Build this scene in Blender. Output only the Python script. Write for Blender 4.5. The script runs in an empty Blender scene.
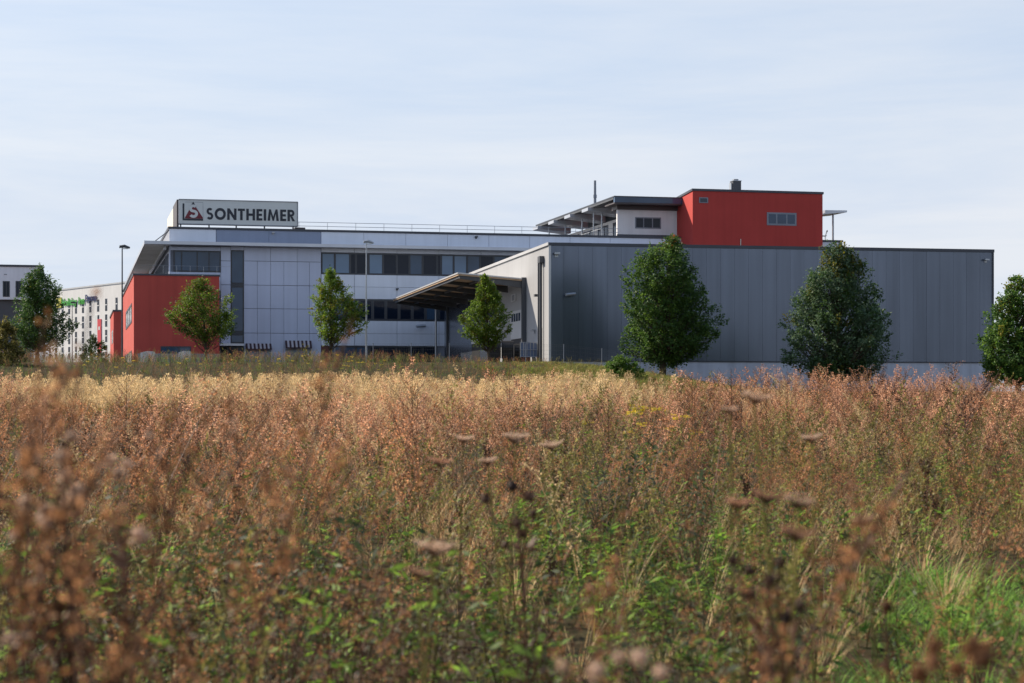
import bpy, bmesh, math, random
from mathutils import Vector, Matrix, Euler
random.seed(7)
R = math.radians
S = bpy.context.scene
COL = S.collection

# ------------------------------------------------------------------ camera
EYE = 1.5
FPX = 1872.0
HZ = 397.0
cd = bpy.data.cameras.new('camera'); cam = bpy.data.objects.new('camera', cd); COL.objects.link(cam)
cam.location = (0, 0, EYE); cam.rotation_euler = (R(90), 0, 0)
cd.sensor_width = 36.0; cd.lens = 36.0 * FPX / 1024.0
cd.shift_y = (HZ - 341.5) / 1024.0
cd.clip_start = 0.05; cd.clip_end = 8000
cd.dof.use_dof = True; cd.dof.focus_distance = 95.0; cd.dof.aperture_fstop = 5.4
S.camera = cam

# ------------------------------------------------------------------ world, sun, exposure
SUN_AZ, SUN_EL = -57.0, 35.0       # azimuth from +Y towards +X
world = bpy.data.worlds.new('World'); S.world = world; world.use_nodes = True
nt = world.node_tree; nt.nodes.clear()
wo = nt.nodes.new('ShaderNodeOutputWorld'); bg = nt.nodes.new('ShaderNodeBackground')
sky = nt.nodes.new('ShaderNodeTexSky'); sky.sky_type = 'NISHITA'; sky.sun_disc = False
sky.sun_elevation = R(SUN_EL); sky.sun_rotation = R(SUN_AZ); sky.air_density = 1.0; sky.dust_density = 0.6; sky.ozone_density = 1.6
tc = nt.nodes.new('ShaderNodeTexCoord'); mp = nt.nodes.new('ShaderNodeMapping')
mp.inputs['Scale'].default_value = (1.5, 1.5, 13.0); mp.inputs['Rotation'].default_value = (R(3), R(-5), R(20))
nz = nt.nodes.new('ShaderNodeTexNoise'); nz.inputs['Scale'].default_value = 1.5; nz.inputs['Detail'].default_value = 9; nz.inputs['Roughness'].default_value = 0.6
nz.inputs['Distortion'].default_value = 0.35
cr = nt.nodes.new('ShaderNodeMapRange'); cr.inputs['From Min'].default_value = 0.30; cr.inputs['From Max'].default_value = 0.62
cr.inputs['To Min'].default_value = 0.05; cr.inputs['To Max'].default_value = 1.0
mx = nt.nodes.new('ShaderNodeMixRGB'); cm = nt.nodes.new('ShaderNodeMixRGB'); cm.inputs['Color1'].default_value = (3.75, 4.45, 5.65, 1); cm.inputs['Color2'].default_value = (5.25, 5.45, 5.90, 1)
L = nt.links
L.new(tc.outputs['Generated'], mp.inputs['Vector']); L.new(mp.outputs[0], nz.inputs['Vector'])
sx = nt.nodes.new('ShaderNodeSeparateXYZ'); hr = nt.nodes.new('ShaderNodeMapRange')
hr.inputs['From Min'].default_value = 0.10; hr.inputs['From Max'].default_value = 0.55; hr.inputs['To Min'].default_value = 1.0; hr.inputs['To Max'].default_value = 0.10
ml = nt.nodes.new('ShaderNodeMath'); ml.operation = 'MULTIPLY'
L.new(tc.outputs['Generated'], sx.inputs[0]); L.new(sx.outputs['Z'], hr.inputs['Value'])
L.new(nz.outputs['Fac'], cr.inputs['Value']); L.new(cr.outputs[0], cm.inputs['Fac']); L.new(cm.outputs[0], mx.inputs['Color2']); ml.inputs[0].default_value = 0.93; L.new(hr.outputs[0], ml.inputs[1]); L.new(ml.outputs[0], mx.inputs['Fac'])
L.new(sky.outputs[0], mx.inputs['Color1']); L.new(mx.outputs[0], bg.inputs['Color'])
bg.inputs['Strength'].default_value = 0.11
L.new(bg.outputs[0], wo.inputs['Surface'])

sd = bpy.data.lights.new('sun', 'SUN'); sun = bpy.data.objects.new('sun', sd); COL.objects.link(sun)
sd.energy = 5.0; sd.angle = R(0.55); sd.color = (1.0, 0.89, 0.74)
sv = Vector((math.sin(R(SUN_AZ)) * math.cos(R(SUN_EL)), math.cos(R(SUN_AZ)) * math.cos(R(SUN_EL)), math.sin(R(SUN_EL))))
sun.rotation_euler = (-sv).to_track_quat('-Z', 'Y').to_euler(); sun.location = (-40, 20, 60)

S.view_settings.view_transform = 'Standard'; S.view_settings.look = 'None'
S.view_settings.exposure = 0.48; S.view_settings.gamma = 1.0; S.view_settings.use_curve_mapping = False
S.render.engine = 'CYCLES'
S.cycles.use_denoising = True
S.cycles.max_bounces = 7; S.cycles.diffuse_bounces = 1; S.cycles.glossy_bounces = 3; S.cycles.transmission_bounces = 4
S.cycles.sample_clamp_indirect = 4.0

# ------------------------------------------------------------------ materials
def new_mat(name):
    m = bpy.data.materials.new(name); m.use_nodes = True
    t = m.node_tree; t.nodes.clear()
    o = t.nodes.new('ShaderNodeOutputMaterial')
    return m, t, o

def paint(name, col, rough=0.55, metal=0.0, var=0.12, scale=0.6, spec=0.5, fine=None, bump=0.0, streak=0.0, bdist=0.05):
    m, t, o = new_mat(name)
    p = t.nodes.new('ShaderNodeBsdfPrincipled')
    p.inputs['Roughness'].default_value = rough; p.inputs['Metallic'].default_value = metal
    p.inputs['Specular IOR Level'].default_value = spec
    g = t.nodes.new('ShaderNodeNewGeometry')
    n = t.nodes.new('ShaderNodeTexNoise'); n.inputs['Scale'].default_value = scale; n.inputs['Detail'].default_value = 5
    t.links.new(g.outputs['Position'], n.inputs['Vector'])
    mr = t.nodes.new('ShaderNodeMapRange'); mr.inputs['From Min'].default_value = 0.3; mr.inputs['From Max'].default_value = 0.7
    mr.inputs['To Min'].default_value = 1 - var; mr.inputs['To Max'].default_value = 1 + var
    t.links.new(n.outputs['Fac'], mr.inputs['Value'])
    isl = t.nodes.new('ShaderNodeMapRange'); isl.inputs['To Min'].default_value = 1 - var * 0.5; isl.inputs['To Max'].default_value = 1 + var * 0.5
    t.links.new(g.outputs['Random Per Island'], isl.inputs['Value'])
    mu = t.nodes.new('ShaderNodeMath'); mu.operation = 'MULTIPLY'
    t.links.new(mr.outputs[0], mu.inputs[0]); t.links.new(isl.outputs[0], mu.inputs[1])
    last = mu.outputs[0]
    if streak:
        mp_ = t.nodes.new('ShaderNodeMapping'); mp_.inputs['Scale'].default_value = (2.5, 2.5, 0.12)
        n2 = t.nodes.new('ShaderNodeTexNoise'); n2.inputs['Scale'].default_value = 1.0; n2.inputs['Detail'].default_value = 4
        t.links.new(g.outputs['Position'], mp_.inputs['Vector']); t.links.new(mp_.outputs[0], n2.inputs['Vector'])
        m2 = t.nodes.new('ShaderNodeMapRange'); m2.inputs['From Min'].default_value = 0.35; m2.inputs['From Max'].default_value = 0.7
        m2.inputs['To Min'].default_value = 1 + streak * 0.4; m2.inputs['To Max'].default_value = 1 - streak
        t.links.new(n2.outputs['Fac'], m2.inputs['Value'])
        mm = t.nodes.new('ShaderNodeMath'); mm.operation = 'MULTIPLY'
        t.links.new(last, mm.inputs[0]); t.links.new(m2.outputs[0], mm.inputs[1]); last = mm.outputs[0]
    c = t.nodes.new('ShaderNodeVectorMath'); c.operation = 'SCALE'; c.inputs[0].default_value = col[:3]
    t.links.new(last, c.inputs['Scale'])
    t.links.new(c.outputs[0], p.inputs['Base Color'])
    if bump:
        b = t.nodes.new('ShaderNodeBump'); b.inputs['Strength'].default_value = bump; b.inputs['Distance'].default_value = bdist
        n3 = t.nodes.new('ShaderNodeTexNoise'); n3.inputs['Scale'].default_value = fine or 8; n3.inputs['Detail'].default_value = 4 if bdist < .1 else 0
        t.links.new(g.outputs['Position'], n3.inputs['Vector']); t.links.new(n3.outputs['Fac'], b.inputs['Height'])
        t.links.new(b.outputs[0], p.inputs['Normal'])
    t.links.new(p.outputs[0], o.inputs['Surface'])
    return m

def leafy(name, c1, c2, trans=0.35, bright=0.3, rough=0.55, spec=0.25, tscale=1.25, skew=1.0):
    """thin plant tissue: colour varies by leaf and by plant, light passes through"""
    m, t, o = new_mat(name)
    g = t.nodes.new('ShaderNodeNewGeometry'); oi = t.nodes.new('ShaderNodeObjectInfo')
    mx = t.nodes.new('ShaderNodeMixRGB'); mx.inputs['Color1'].default_value = (*c1, 1); mx.inputs['Color2'].default_value = (*c2, 1)
    pw = t.nodes.new('ShaderNodeMath'); pw.operation = 'POWER'; pw.inputs[1].default_value = skew  # skewed weeds: mostly dark, few bright, painting sunlit specks and shaded gaps
    t.links.new(g.outputs['Random Per Island'], pw.inputs[0]); t.links.new(pw.outputs[0], mx.inputs['Fac'])
    mr = t.nodes.new('ShaderNodeMapRange'); mr.inputs['To Min'].default_value = 1 - bright; mr.inputs['To Max'].default_value = 1 + bright
    t.links.new(oi.outputs['Random'], mr.inputs['Value'])
    sc = t.nodes.new('ShaderNodeVectorMath'); sc.operation = 'SCALE'
    t.links.new(mx.outputs[0], sc.inputs[0]); t.links.new(mr.outputs[0], sc.inputs['Scale'])
    p = t.nodes.new('ShaderNodeBsdfPrincipled'); p.inputs['Roughness'].default_value = rough; p.inputs['Specular IOR Level'].default_value = spec
    t.links.new(sc.outputs[0], p.inputs['Base Color'])
    if trans > 0:
        tr = t.nodes.new('ShaderNodeBsdfTranslucent')
        s2 = t.nodes.new('ShaderNodeVectorMath'); s2.operation = 'SCALE'; s2.inputs['Scale'].default_value = tscale
        t.links.new(sc.outputs[0], s2.inputs[0]); t.links.new(s2.outputs[0], tr.inputs['Color'])
        ms = t.nodes.new('ShaderNodeMixShader'); ms.inputs['Fac'].default_value = trans
        t.links.new(p.outputs[0], ms.inputs[1]); t.links.new(tr.outputs[0], ms.inputs[2])
        t.links.new(ms.outputs[0], o.inputs['Surface'])
    else:
        t.links.new(p.outputs[0], o.inputs['Surface'])
    return m

def ground_mat():
    m, t, o = new_mat('field_soil')
    p = t.nodes.new('ShaderNodeBsdfPrincipled'); p.inputs['Roughness'].default_value = 0.95; p.inputs['Specular IOR Level'].default_value = 0.1
    g = t.nodes.new('ShaderNodeNewGeometry')
    n1 = t.nodes.new('ShaderNodeTexNoise'); n1.inputs['Scale'].default_value = 0.35; n1.inputs['Detail'].default_value = 6
    n2 = t.nodes.new('ShaderNodeTexNoise'); n2.inputs['Scale'].default_value = 9; n2.inputs['Detail'].default_value = 6
    t.links.new(g.outputs['Position'], n1.inputs['Vector']); t.links.new(g.outputs['Position'], n2.inputs['Vector'])
    r1 = t.nodes.new('ShaderNodeValToRGB'); r1.color_ramp.elements[0].position = 0.35; r1.color_ramp.elements[1].position = 0.65
    r1.color_ramp.elements[0].color = (0.07, 0.045, 0.027, 1); r1.color_ramp.elements[1].color = (0.04, 0.05, 0.018, 1)
    t.links.new(n1.outputs['Fac'], r1.inputs['Fac'])
    mx = t.nodes.new('ShaderNodeMixRGB'); mx.blend_type = 'MULTIPLY'; mx.inputs['Fac'].default_value = 0.8
    r2 = t.nodes.new('ShaderNodeValToRGB'); r2.color_ramp.elements[0].color = (0.35, 0.3, 0.25, 1); r2.color_ramp.elements[1].color = (1.5, 1.4, 1.2, 1)
    t.links.new(n2.outputs['Fac'], r2.inputs['Fac']); t.links.new(r1.outputs[0], mx.inputs['Color1']); t.links.new(r2.outputs[0], mx.inputs['Color2'])
    t.links.new(mx.outputs[0], p.inputs['Base Color'])
    b = t.nodes.new('ShaderNodeBump'); b.inputs['Strength'].default_value = 0.8; b.inputs['Distance'].default_value = 0.05
    t.links.new(n2.outputs['Fac'], b.inputs['Height']); t.links.new(b.outputs[0], p.inputs['Normal'])
    t.links.new(p.outputs[0], o.inputs['Surface'])
    return m

def glass(name, col, rough=0.06, var=0.25, spec=0.5):
    m = paint(name, col, rough=rough, metal=0.0, var=var, scale=0.35, spec=spec)
    return m

M = dict(
    soil=ground_mat(),
    asphalt=paint('asphalt', (0.05, 0.05, 0.052), 0.9, var=0.2, scale=1.5, bump=0.3, fine=30),
    panel=paint('silver_panel', (0.54, 0.59, 0.74), 0.42, 0.15, var=0.05, scale=0.25, streak=0.05),
    panel_light=paint('pale_panel', (0.78, 0.83, 0.93), 0.42, 0.1, var=0.05, scale=0.25, streak=0.05),
    panel_blue=paint('bluish_panel', (0.26, 0.31, 0.43), 0.4, 0.2, var=0.05, scale=0.25, streak=0.05),
    backing=paint('dark_joint', (0.24, 0.26, 0.31), 0.8, var=0.1),
    fascia=paint('aluminium_fascia', (0.55, 0.57, 0.62), 0.35, 0.5, var=0.06),
    soffit=paint('soffit_boards', (0.78, 0.79, 0.80), 0.6, 0.1, var=0.1, streak=0.05),
    soffit_tan=paint('tan_soffit', (0.52, 0.36, 0.23), 0.7, 0.0, var=0.15),
    coping=paint('dark_coping', (0.06, 0.065, 0.08), 0.4, 0.3, var=0.1),
    coping_light=paint('pale_coping', (0.6, 0.6, 0.6), 0.4, 0.3, var=0.05),
    red=paint('red_render', (0.50, 0.084, 0.064), 0.8, var=0.06, scale=0.4, spec=0.25, streak=0.09, bump=0.05, fine=25),
    red_bright=paint('bright_red_render', (0.52, 0.066, 0.054), 0.8, var=0.05, scale=0.4, spec=0.25, streak=0.06, bump=0.05, fine=25),
    white=paint('white_render', (0.87, 0.86, 0.86), 0.8, var=0.04, scale=0.5, spec=0.25, streak=0.06),
    white_dull=paint('dull_white_render', (0.84, 0.85, 0.90), 0.8, var=0.05, scale=0.4, spec=0.2, streak=0.06),
    hotel=paint('hotel_render', (0.76, 0.75, 0.74), 0.85, var=0.04, scale=0.3, spec=0.2, streak=0.06),
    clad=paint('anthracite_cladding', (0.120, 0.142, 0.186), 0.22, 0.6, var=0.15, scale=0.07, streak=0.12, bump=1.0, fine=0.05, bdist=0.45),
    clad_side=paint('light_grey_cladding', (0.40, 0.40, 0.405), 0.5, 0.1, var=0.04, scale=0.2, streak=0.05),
    concrete=paint('plinth_concrete', (0.55, 0.57, 0.64), 0.8, var=0.08, scale=0.8, spec=0.2, streak=0.15),
    steel=paint('painted_steel', (0.085, 0.09, 0.10), 0.5, 0.3, var=0.1),
    galv=paint('galvanised_steel', (0.42, 0.44, 0.47), 0.4, 0.6, var=0.1),
    frame=paint('window_frame', (0.05, 0.055, 0.065), 0.4, 0.3, var=0.08),
    frame_grey=paint('grey_window_frame', (0.22, 0.24, 0.28), 0.45, 0.3, var=0.08),
    glass_dark=glass('dark_glass', (0.011, 0.018, 0.034), spec=0.22),
    glass_mid=glass('blue_glass', (0.045, 0.085, 0.145), spec=0.4),
    glass_blind=glass('blind_behind_glass', (0.14, 0.23, 0.35), 0.12, 0.15),
    door_white=paint('white_door', (0.62, 0.62, 0.63), 0.5, var=0.04),
    sign=paint('sign_white', (0.70, 0.72, 0.70), 0.4, var=0.03, spec=0.4),
    ink=paint('sign_black', (0.015, 0.02, 0.035), 0.4, var=0.05),
    sign_red=paint('sign_dark_red', (0.17, 0.010, 0.022), 0.4, var=0.05),
    cream=paint('cream_sheet', (0.75, 0.70, 0.60), 0.6, var=0.05),
    umber=paint('umber_sheet', (0.07, 0.055, 0.055), 0.5, var=0.08),
    green_sign=paint('green_letters', (0.05, 0.42, 0.04), 0.4, var=0.05),
    navy_sign=paint('navy_letters', (0.025, 0.04, 0.16), 0.4, var=0.05),
    yellow_sign=paint('yellow_sign', (0.65, 0.60, 0.10), 0.4, var=0.05),
    banner=paint('red_banner', (0.62, 0.04, 0.06), 0.7, var=0.05),
    black=paint('black_plastic', (0.007, 0.007, 0.008), 0.5, var=0.2),
    crate_blue=paint('blue_plastic', (0.12, 0.17, 0.28), 0.5, var=0.1),
    brick=paint('rust_brown_crate', (0.16, 0.06, 0.045), 0.8, var=0.15),
    stone=paint('white_stone', (0.62, 0.63, 0.62), 0.85, var=0.2, scale=3, bump=0.4, fine=6),
    stripe_dark=paint('awning_dark_stripe', (0.06, 0.03, 0.035), 0.7, var=0.1),
    stripe_light=paint('awning_pale_stripe', (0.56, 0.52, 0.54), 0.7, var=0.1),
    bark=paint('bark', (0.085, 0.066, 0.05), 0.9, var=0.3, scale=9, bump=0.5, fine=14, spec=0.1),
    leaf_a=leafy('lime_leaf', (0.060, 0.130, 0.018), (0.14, 0.22, 0.034), 0.40),
    leaf_b=leafy('maple_leaf', (0.080, 0.160, 0.016), (0.24, 0.33, 0.042), 0.45),
    leaf_d=leafy('dark_leaf', (0.036, 0.088, 0.022), (0.095, 0.165, 0.036), 0.34),
    leaf_g=leafy('grey_green_leaf', (0.062, 0.120, 0.062), (0.20, 0.29, 0.16), 0.32),
    leaf_y=leafy('yellowing_leaf', (0.13, 0.16, 0.02), (0.26, 0.22, 0.03), 0.4),
    leaf_o=leafy('orange_leaf', (0.42, 0.20, 0.02), (0.22, 0.07, 0.02), 0.4),
    w_red=leafy('russet_seed', (0.16, 0.048, 0.019), (0.95, 0.43, 0.20), 0.48, bright=.5, skew=1.25),
    w_rose=leafy('rose_seed', (0.25, 0.085, 0.042), (0.98, 0.56, 0.34), 0.48, bright=.45, skew=1.15),
    w_stem=leafy('dry_stem', (0.085, 0.038, 0.020), (0.18, 0.09, 0.05), 0.12, bright=.4),
    w_cream=leafy('cream_plume', (0.38, 0.24, 0.10), (0.88, 0.67, 0.37), 0.42, bright=.35, skew=1.0),
    w_straw=leafy('straw', (0.42, 0.27, 0.12), (0.78, 0.58, 0.32), 0.42),
    w_dark=leafy('dark_seed', (0.030, 0.013, 0.008), (0.095, 0.042, 0.022), 0.15),
    w_brown=leafy('brown_seed', (0.12, 0.048, 0.020), (0.50, 0.245, 0.11), 0.42, bright=.45, skew=1.3),
    w_rust=leafy('rust_umbel', (0.34, 0.15, 0.085), (0.58, 0.32, 0.20), 0.4),
    w_fluff=leafy('pale_fluff', (0.44, 0.27, 0.17), (0.74, 0.54, 0.40), 0.36),
    g_fresh=leafy('fresh_grass', (0.060, 0.125, 0.020), (0.27, 0.46, 0.085), 0.46, bright=.4, skew=.95),
    g_mid=leafy('herb_leaf', (0.032, 0.080, 0.015), (0.28, 0.44, 0.06), 0.50, bright=.45, skew=1.4),
    g_dark=leafy('dark_herb', (0.026, 0.044, 0.016), (0.080, 0.105, 0.034), 0.3),
    g_olive=leafy('olive_herb', (0.080, 0.080, 0.020), (0.36, 0.31, 0.09), 0.42, bright=.4, skew=1.3),
    yellow=leafy('yellow_flower', (0.62, 0.45, 0.02), (0.78, 0.60, 0.05), 0.3),
)

# ------------------------------------------------------------------ mesh helpers
class MB:
    def __init__(s): s.v = []; s.f = []; s.m = []
    def face(s, pts, mi=0):
        i = len(s.v); s.v.extend(tuple(p) for p in pts); s.f.append(tuple(range(i, i + len(pts)))); s.m.append(mi)
    def prism(s, poly, z0, z1, mi=0):
        """poly: list of (x,y) or per-corner (x,y,z0,z1); counter-clockwise or not"""
        n = len(poly); i = len(s.v)
        for p in poly: s.v.append((p[0], p[1], p[2] if len(p) > 2 else z0))
        for p in poly: s.v.append((p[0], p[1], p[3] if len(p) > 2 else z1))
        s.f.append(tuple(range(i + n - 1, i - 1, -1))); s.m.append(mi)
        s.f.append(tuple(range(i + n, i + 2 * n))); s.m.append(mi)
        for k in range(n):
            a, b = k, (k + 1) % n
            s.f.append((i + a, i + b, i + n + b, i + n + a)); s.m.append(mi)
    def box(s, c, sx, sy, sz, rz=0, mi=0):
        ca, sa = math.cos(rz), math.sin(rz)
        poly = [(c[0] + x * ca - y * sa, c[1] + x * sa + y * ca) for x, y in ((-sx/2, -sy/2), (sx/2, -sy/2), (sx/2, sy/2), (-sx/2, sy/2))]
        s.prism(poly, c[2], c[2] + sz, mi)
    def tube(s, pts, rads, n=6, mi=0, cap=True):
        rings = []; prev = None
        for k, p in enumerate(pts):
            p = Vector(p)
            d = (Vector(pts[min(k + 1, len(pts) - 1)]) - Vector(pts[max(k - 1, 0)]))
            if d.length < 1e-9: d = Vector((0, 0, 1))
            d.normalize()
            a = d.orthogonal() if prev is None else (prev - d * prev.dot(d))
            if a.length < 1e-6: a = d.orthogonal()
            a.normalize(); prev = a; b = d.cross(a)
            i = len(s.v)
            for q in range(n):
                t = 2 * math.pi * q / n
                s.v.append(tuple(p + (a * math.cos(t) + b * math.sin(t)) * rads[k]))
            rings.append(i)
        for k in range(len(rings) - 1):
            for q in range(n):
                r2 = (q + 1) % n
                s.f.append((rings[k] + q, rings[k] + r2, rings[k + 1] + r2, rings[k + 1] + q)); s.m.append(mi)
        if cap:
            s.f.append(tuple(rings[0] + q for q in range(n - 1, -1, -1))); s.m.append(mi)
            s.f.append(tuple(rings[-1] + q for q in range(n))); s.m.append(mi)
    def leaf(s, p, d, w, l, nrm=None, mi=0, fold=0.0):
        """a pointed leaf: quad from p along d"""
        d = Vector(d).normalized()
        nr = Vector(nrm) if nrm is not None else Vector((random.uniform(-1, 1), random.uniform(-1, 1), random.uniform(-1, 1)))
        sdir = d.cross(nr)
        if sdir.length < 1e-5: sdir = d.orthogonal()
        sdir.normalize(); p = Vector(p)
        q = p + d * l * 0.5
        s.face([p, q + sdir * w * 0.5, p + d * l, q - sdir * w * 0.5], mi)
    def blade(s, p, d, l, w, bend, mi=0, seg=3):
        """a grass blade that bends over"""
        p = Vector(p); d = Vector(d).normalized(); side = d.cross(Vector((0, 0, 1)))
        if side.length < 1e-4: side = Vector((1, 0, 0))
        side.normalize(); h = Vector((d.x, d.y, 0))
        if h.length > 1e-4: h.normalize()
        i0 = None; cur = p.copy(); dd = d.copy()
        i = len(s.v)
        for k in range(seg + 1):
            ww = w * (1 - (k / seg) ** 1.5) * 0.5 + 0.0004
            s.v.append(tuple(cur - side * ww)); s.v.append(tuple(cur + side * ww))
            if k < seg:
                dd = (dd + h * bend / seg - Vector((0, 0, bend * 0.8 * (k + 1) / seg / seg))).normalized()
                cur = cur + dd * l / seg
        for k in range(seg):
            a = i + 2 * k
            s.f.append((a, a + 1, a + 3, a + 2)); s.m.append(mi)
    def blob(s, c, rx, ry, rz, n=8, m=5, mi=0, jit=0.15):
        i = len(s.v)
        for a in range(m + 1):
            th = math.pi * a / m
            for b in range(n):
                ph = 2 * math.pi * b / n; j = 1 + random.uniform(-jit, jit)
                s.v.append((c[0] + rx * j * math.sin(th) * math.cos(ph), c[1] + ry * j * math.sin(th) * math.sin(ph), c[2] + rz * math.cos(th) * j))
        for a in range(m):
            for b in range(n):
                s.f.append((i + a * n + b, i + (a + 1) * n + b, i + (a + 1) * n + (b + 1) % n, i + a * n + (b + 1) % n)); s.m.append(mi)
    def mesh(s, name, mats, off=(0, 0, 0)):
        me = bpy.data.meshes.new(name)
        ox, oy, oz = off
        me.from_pydata([(x - ox, y - oy, z - oz) for x, y, z in s.v], [], s.f)
        for m in mats: me.materials.append(m)
        if len(mats) > 1: me.polygons.foreach_set('material_index', s.m)
        me.update()
        return me
    def build(s, name, mats, parent=None, label=None, loc=None):
        if not isinstance(mats, (list, tuple)): mats = [mats]
        root = parent
        while root is not None and root.parent is not None: root = root.parent
        off = tuple(root.location) if root is not None else (loc or (0, 0, 0))
        me = s.mesh(name, mats, off)
        bm = bmesh.new(); bm.from_mesh(me)
        if len(bm.faces) < 3000: bmesh.ops.recalc_face_normals(bm, faces=bm.faces)
        bm.to_mesh(me); bm.free()
        o = bpy.data.objects.new(name, me); COL.objects.link(o)
        if parent is not None: o.parent = parent
        elif loc is not None: o.location = loc
        if label: o['label'] = label
        return o

def tag(o, label=None, cat=None, group=None, kind=None):
    if label: o['label'] = label
    if cat: o['category'] = cat
    if group: o['group'] = group
    if kind: o['kind'] = kind
    return o
def thing(name, label, cat, loc, group=None):
    o = bpy.data.objects.new(name, None); COL.objects.link(o); o.location = loc; o.empty_display_size = 0.3
    return tag(o, label, cat, group)

def P(px, py, Y): return ((px - 512) / FPX * Y, Y, EYE + (HZ - py) / FPX * Y)
def XY(px, Y): return ((px - 512) / FPX * Y, Y)

class Wall:
    """a vertical plane: origin, horizontal direction u, outward normal n"""
    def __init__(s, o, u, n): s.o = Vector(o).to_2d() if len(o) > 2 else Vector(o); s.u = Vector(u).normalized(); s.n = Vector(n).normalized()
    def t(s, px, off=0):
        k = (px - 512) / FPX; o = s.o + s.n * off
        return (k * o.y - o.x) / (s.u.x - k * s.u.y)
    def at(s, t, off=0): return s.o + s.u * t + s.n * off
    def z(s, px, py, off=0):
        return EYE + (HZ - py) / FPX * s.at(s.t(px, off), off).y
    def slab(s, mb, t0, t1, z0, z1, o0, o1, mi=0):
        a, b, c, d = s.at(t0, o1), s.at(t1, o1), s.at(t1, o0), s.at(t0, o0)
        mb.prism([a, b, c, d], z0, z1, mi)
    def px(s, mb, x0, y0, x1, y1, o0, o1, mi=0):
        """box over the picture rectangle, heights read at its left edge"""
        z1, z0 = s.z(x0, y0, o1), s.z(x0, y1, o1)
        s.slab(mb, s.t(x0, o1), s.t(x1, o1), z0, z1, o0, o1, mi)

# ------------------------------------------------------------------ terrain
def sm(a, b, x):
    t = max(0.0, min(1.0, (x - a) / (b - a))); return t * t * (3 - 2 * t)
def wob(x, y):
    return math.sin(x * 0.31 + 1.3) * math.sin(y * 0.27 + 0.4) + 0.5 * math.sin(x * 0.83 + y * 0.52) + 0.35 * math.sin(x * 1.7 - y * 1.3 + 2)
YARD = EYE + 2.05
def gz(x, y):
    base = 0.021 * min(y, 50)
    left = 1 - sm(2.0, 17.0, x + (y - 105) * 0.05)
    top = YARD * left + (EYE + 0.25) * (1 - left)
    k = sm(80, 111, y)
    z = base * (1 - k) + top * k
    if y < 108: z += 0.06 * wob(x, y) * (1 - sm(95, 108, y))
    return z
def build_ground():
    xs = [-3000, -1200, -500, -240, -150, -110] + [-90 + 3 * i for i in range(61)] + [110, 150, 240, 500, 1200, 3000]
    ys = [-300, -80, -30, -12] + [-6 + 1.5 * i for i in range(20)] + [24 + 3 * i for i in range(20)] + [84 + 2 * i for i in range(16)] + [120, 140, 170, 220, 320, 500, 900, 1800, 4000]
    mb = MB()
    for y in ys:
        for x in xs: mb.v.append((x, y, gz(x, max(y, 0))))
    n = len(xs)
    for j in range(len(ys) - 1):
        for i in range(n - 1):
            a = j * n + i; mb.f.append((a, a + 1, a + n + 1, a + n)); mb.m.append(0)
    o = mb.build('ground', M['soil']); o['kind'] = 'structure'
    for p in o.data.polygons: p.use_smooth = True
build_ground()
yd = MB(); yd.face([(-75, 122, YARD + 0.006), (0.2, 122, YARD + 0.006), (-6.5, 157, YARD + 0.006), (-75, 150, YARD + 0.006)])
tag(yd.build('yard_pavement', M['asphalt']), kind='structure')

# ------------------------------------------------------------------ main office building
mo = XY(169, 160.0)
MW = Wall(mo, (0.9737, 0.2281), (0.2281, -0.9737))         # its long front
ZB = EYE - 0.3
office = thing('office_building', 'long three storey office block with silver panels, red corner volumes and flat roof', 'office building', (mo[0], mo[1], YARD))
TE = MW.t(842)
Z_TOP = MW.z(169, 227); Z_SLAB = MW.z(300, 246.6, 1.3)
# carcass behind the cladding
b = MB(); MW.slab(b, 0.03, TE - 0.03, ZB, Z_TOP - 0.15, -74, -0.12); b.build('wall', M['backing'], office)

def clad(mb, wall, t0, t1, z0, z1, dx, dz, off=0.0, gap=0.025, thick=0.1, tilt=0.0):
    nx = max(1, round((t1 - t0) / dx)); nz = max(1, round((z1 - z0) / dz))
    for i in range(nx):
        for j in range(nz):
            a, b2 = t0 + (t1 - t0) * i / nx + gap / 2, t0 + (t1 - t0) * (i + 1) / nx - gap / 2
            c, d = z0 + (z1 - z0) * j / nz + gap / 2, z0 + (z1 - z0) * (j + 1) / nz - gap / 2
            e = random.uniform(-tilt, tilt)
            p0, p1 = wall.at(a, off + e), wall.at(b2, off - e); q0, q1 = wall.at(a, off - thick), wall.at(b2, off - thick)
            mb.prism([p0, p1, q1, q0], c, d)
T = MW.t; Z = MW.z
# silver cladding of the middle part (px 219..321)
zr = [Z(250, v) for v in (372, 333, 308.5, 285, 261, 247)]
b = MB()
tt = [T(x) for x in (244, 257.3, 270.6, 283.9, 297.2, 309.5, 321)]
for j in range(5):
    for i in range(6):
        if j == 4 and i % 2: continue
        e = 2 if j == 4 else 1
        z0 = zr[j]
        MW.slab(b, tt[i] + 0.012, tt[i + e] - 0.012, z0 + 0.02, zr[j + 1] - 0.02, -0.1, 0)
for (x0, x1) in ((221, 230.6),):
    for (ya, yb) in ((247, 260.5), (261, 284.5), (285, 308), (308.5, 332), (333, 347)):
        MW.px(b, x0, ya, x1, yb, -0.1, 0)
MW.px(b, 169.5, 246.5, 220.6, 250, -0.1, 0); MW.px(b, 169.5, 271.8, 220.6, 290, -0.1, 0)
MW.px(b, 231, 246.5, 243.8, 250, -0.1, 0)
b.build('facade_panel', M['panel'], office, label='silver blue wall cladding of the blank middle part')
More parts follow.
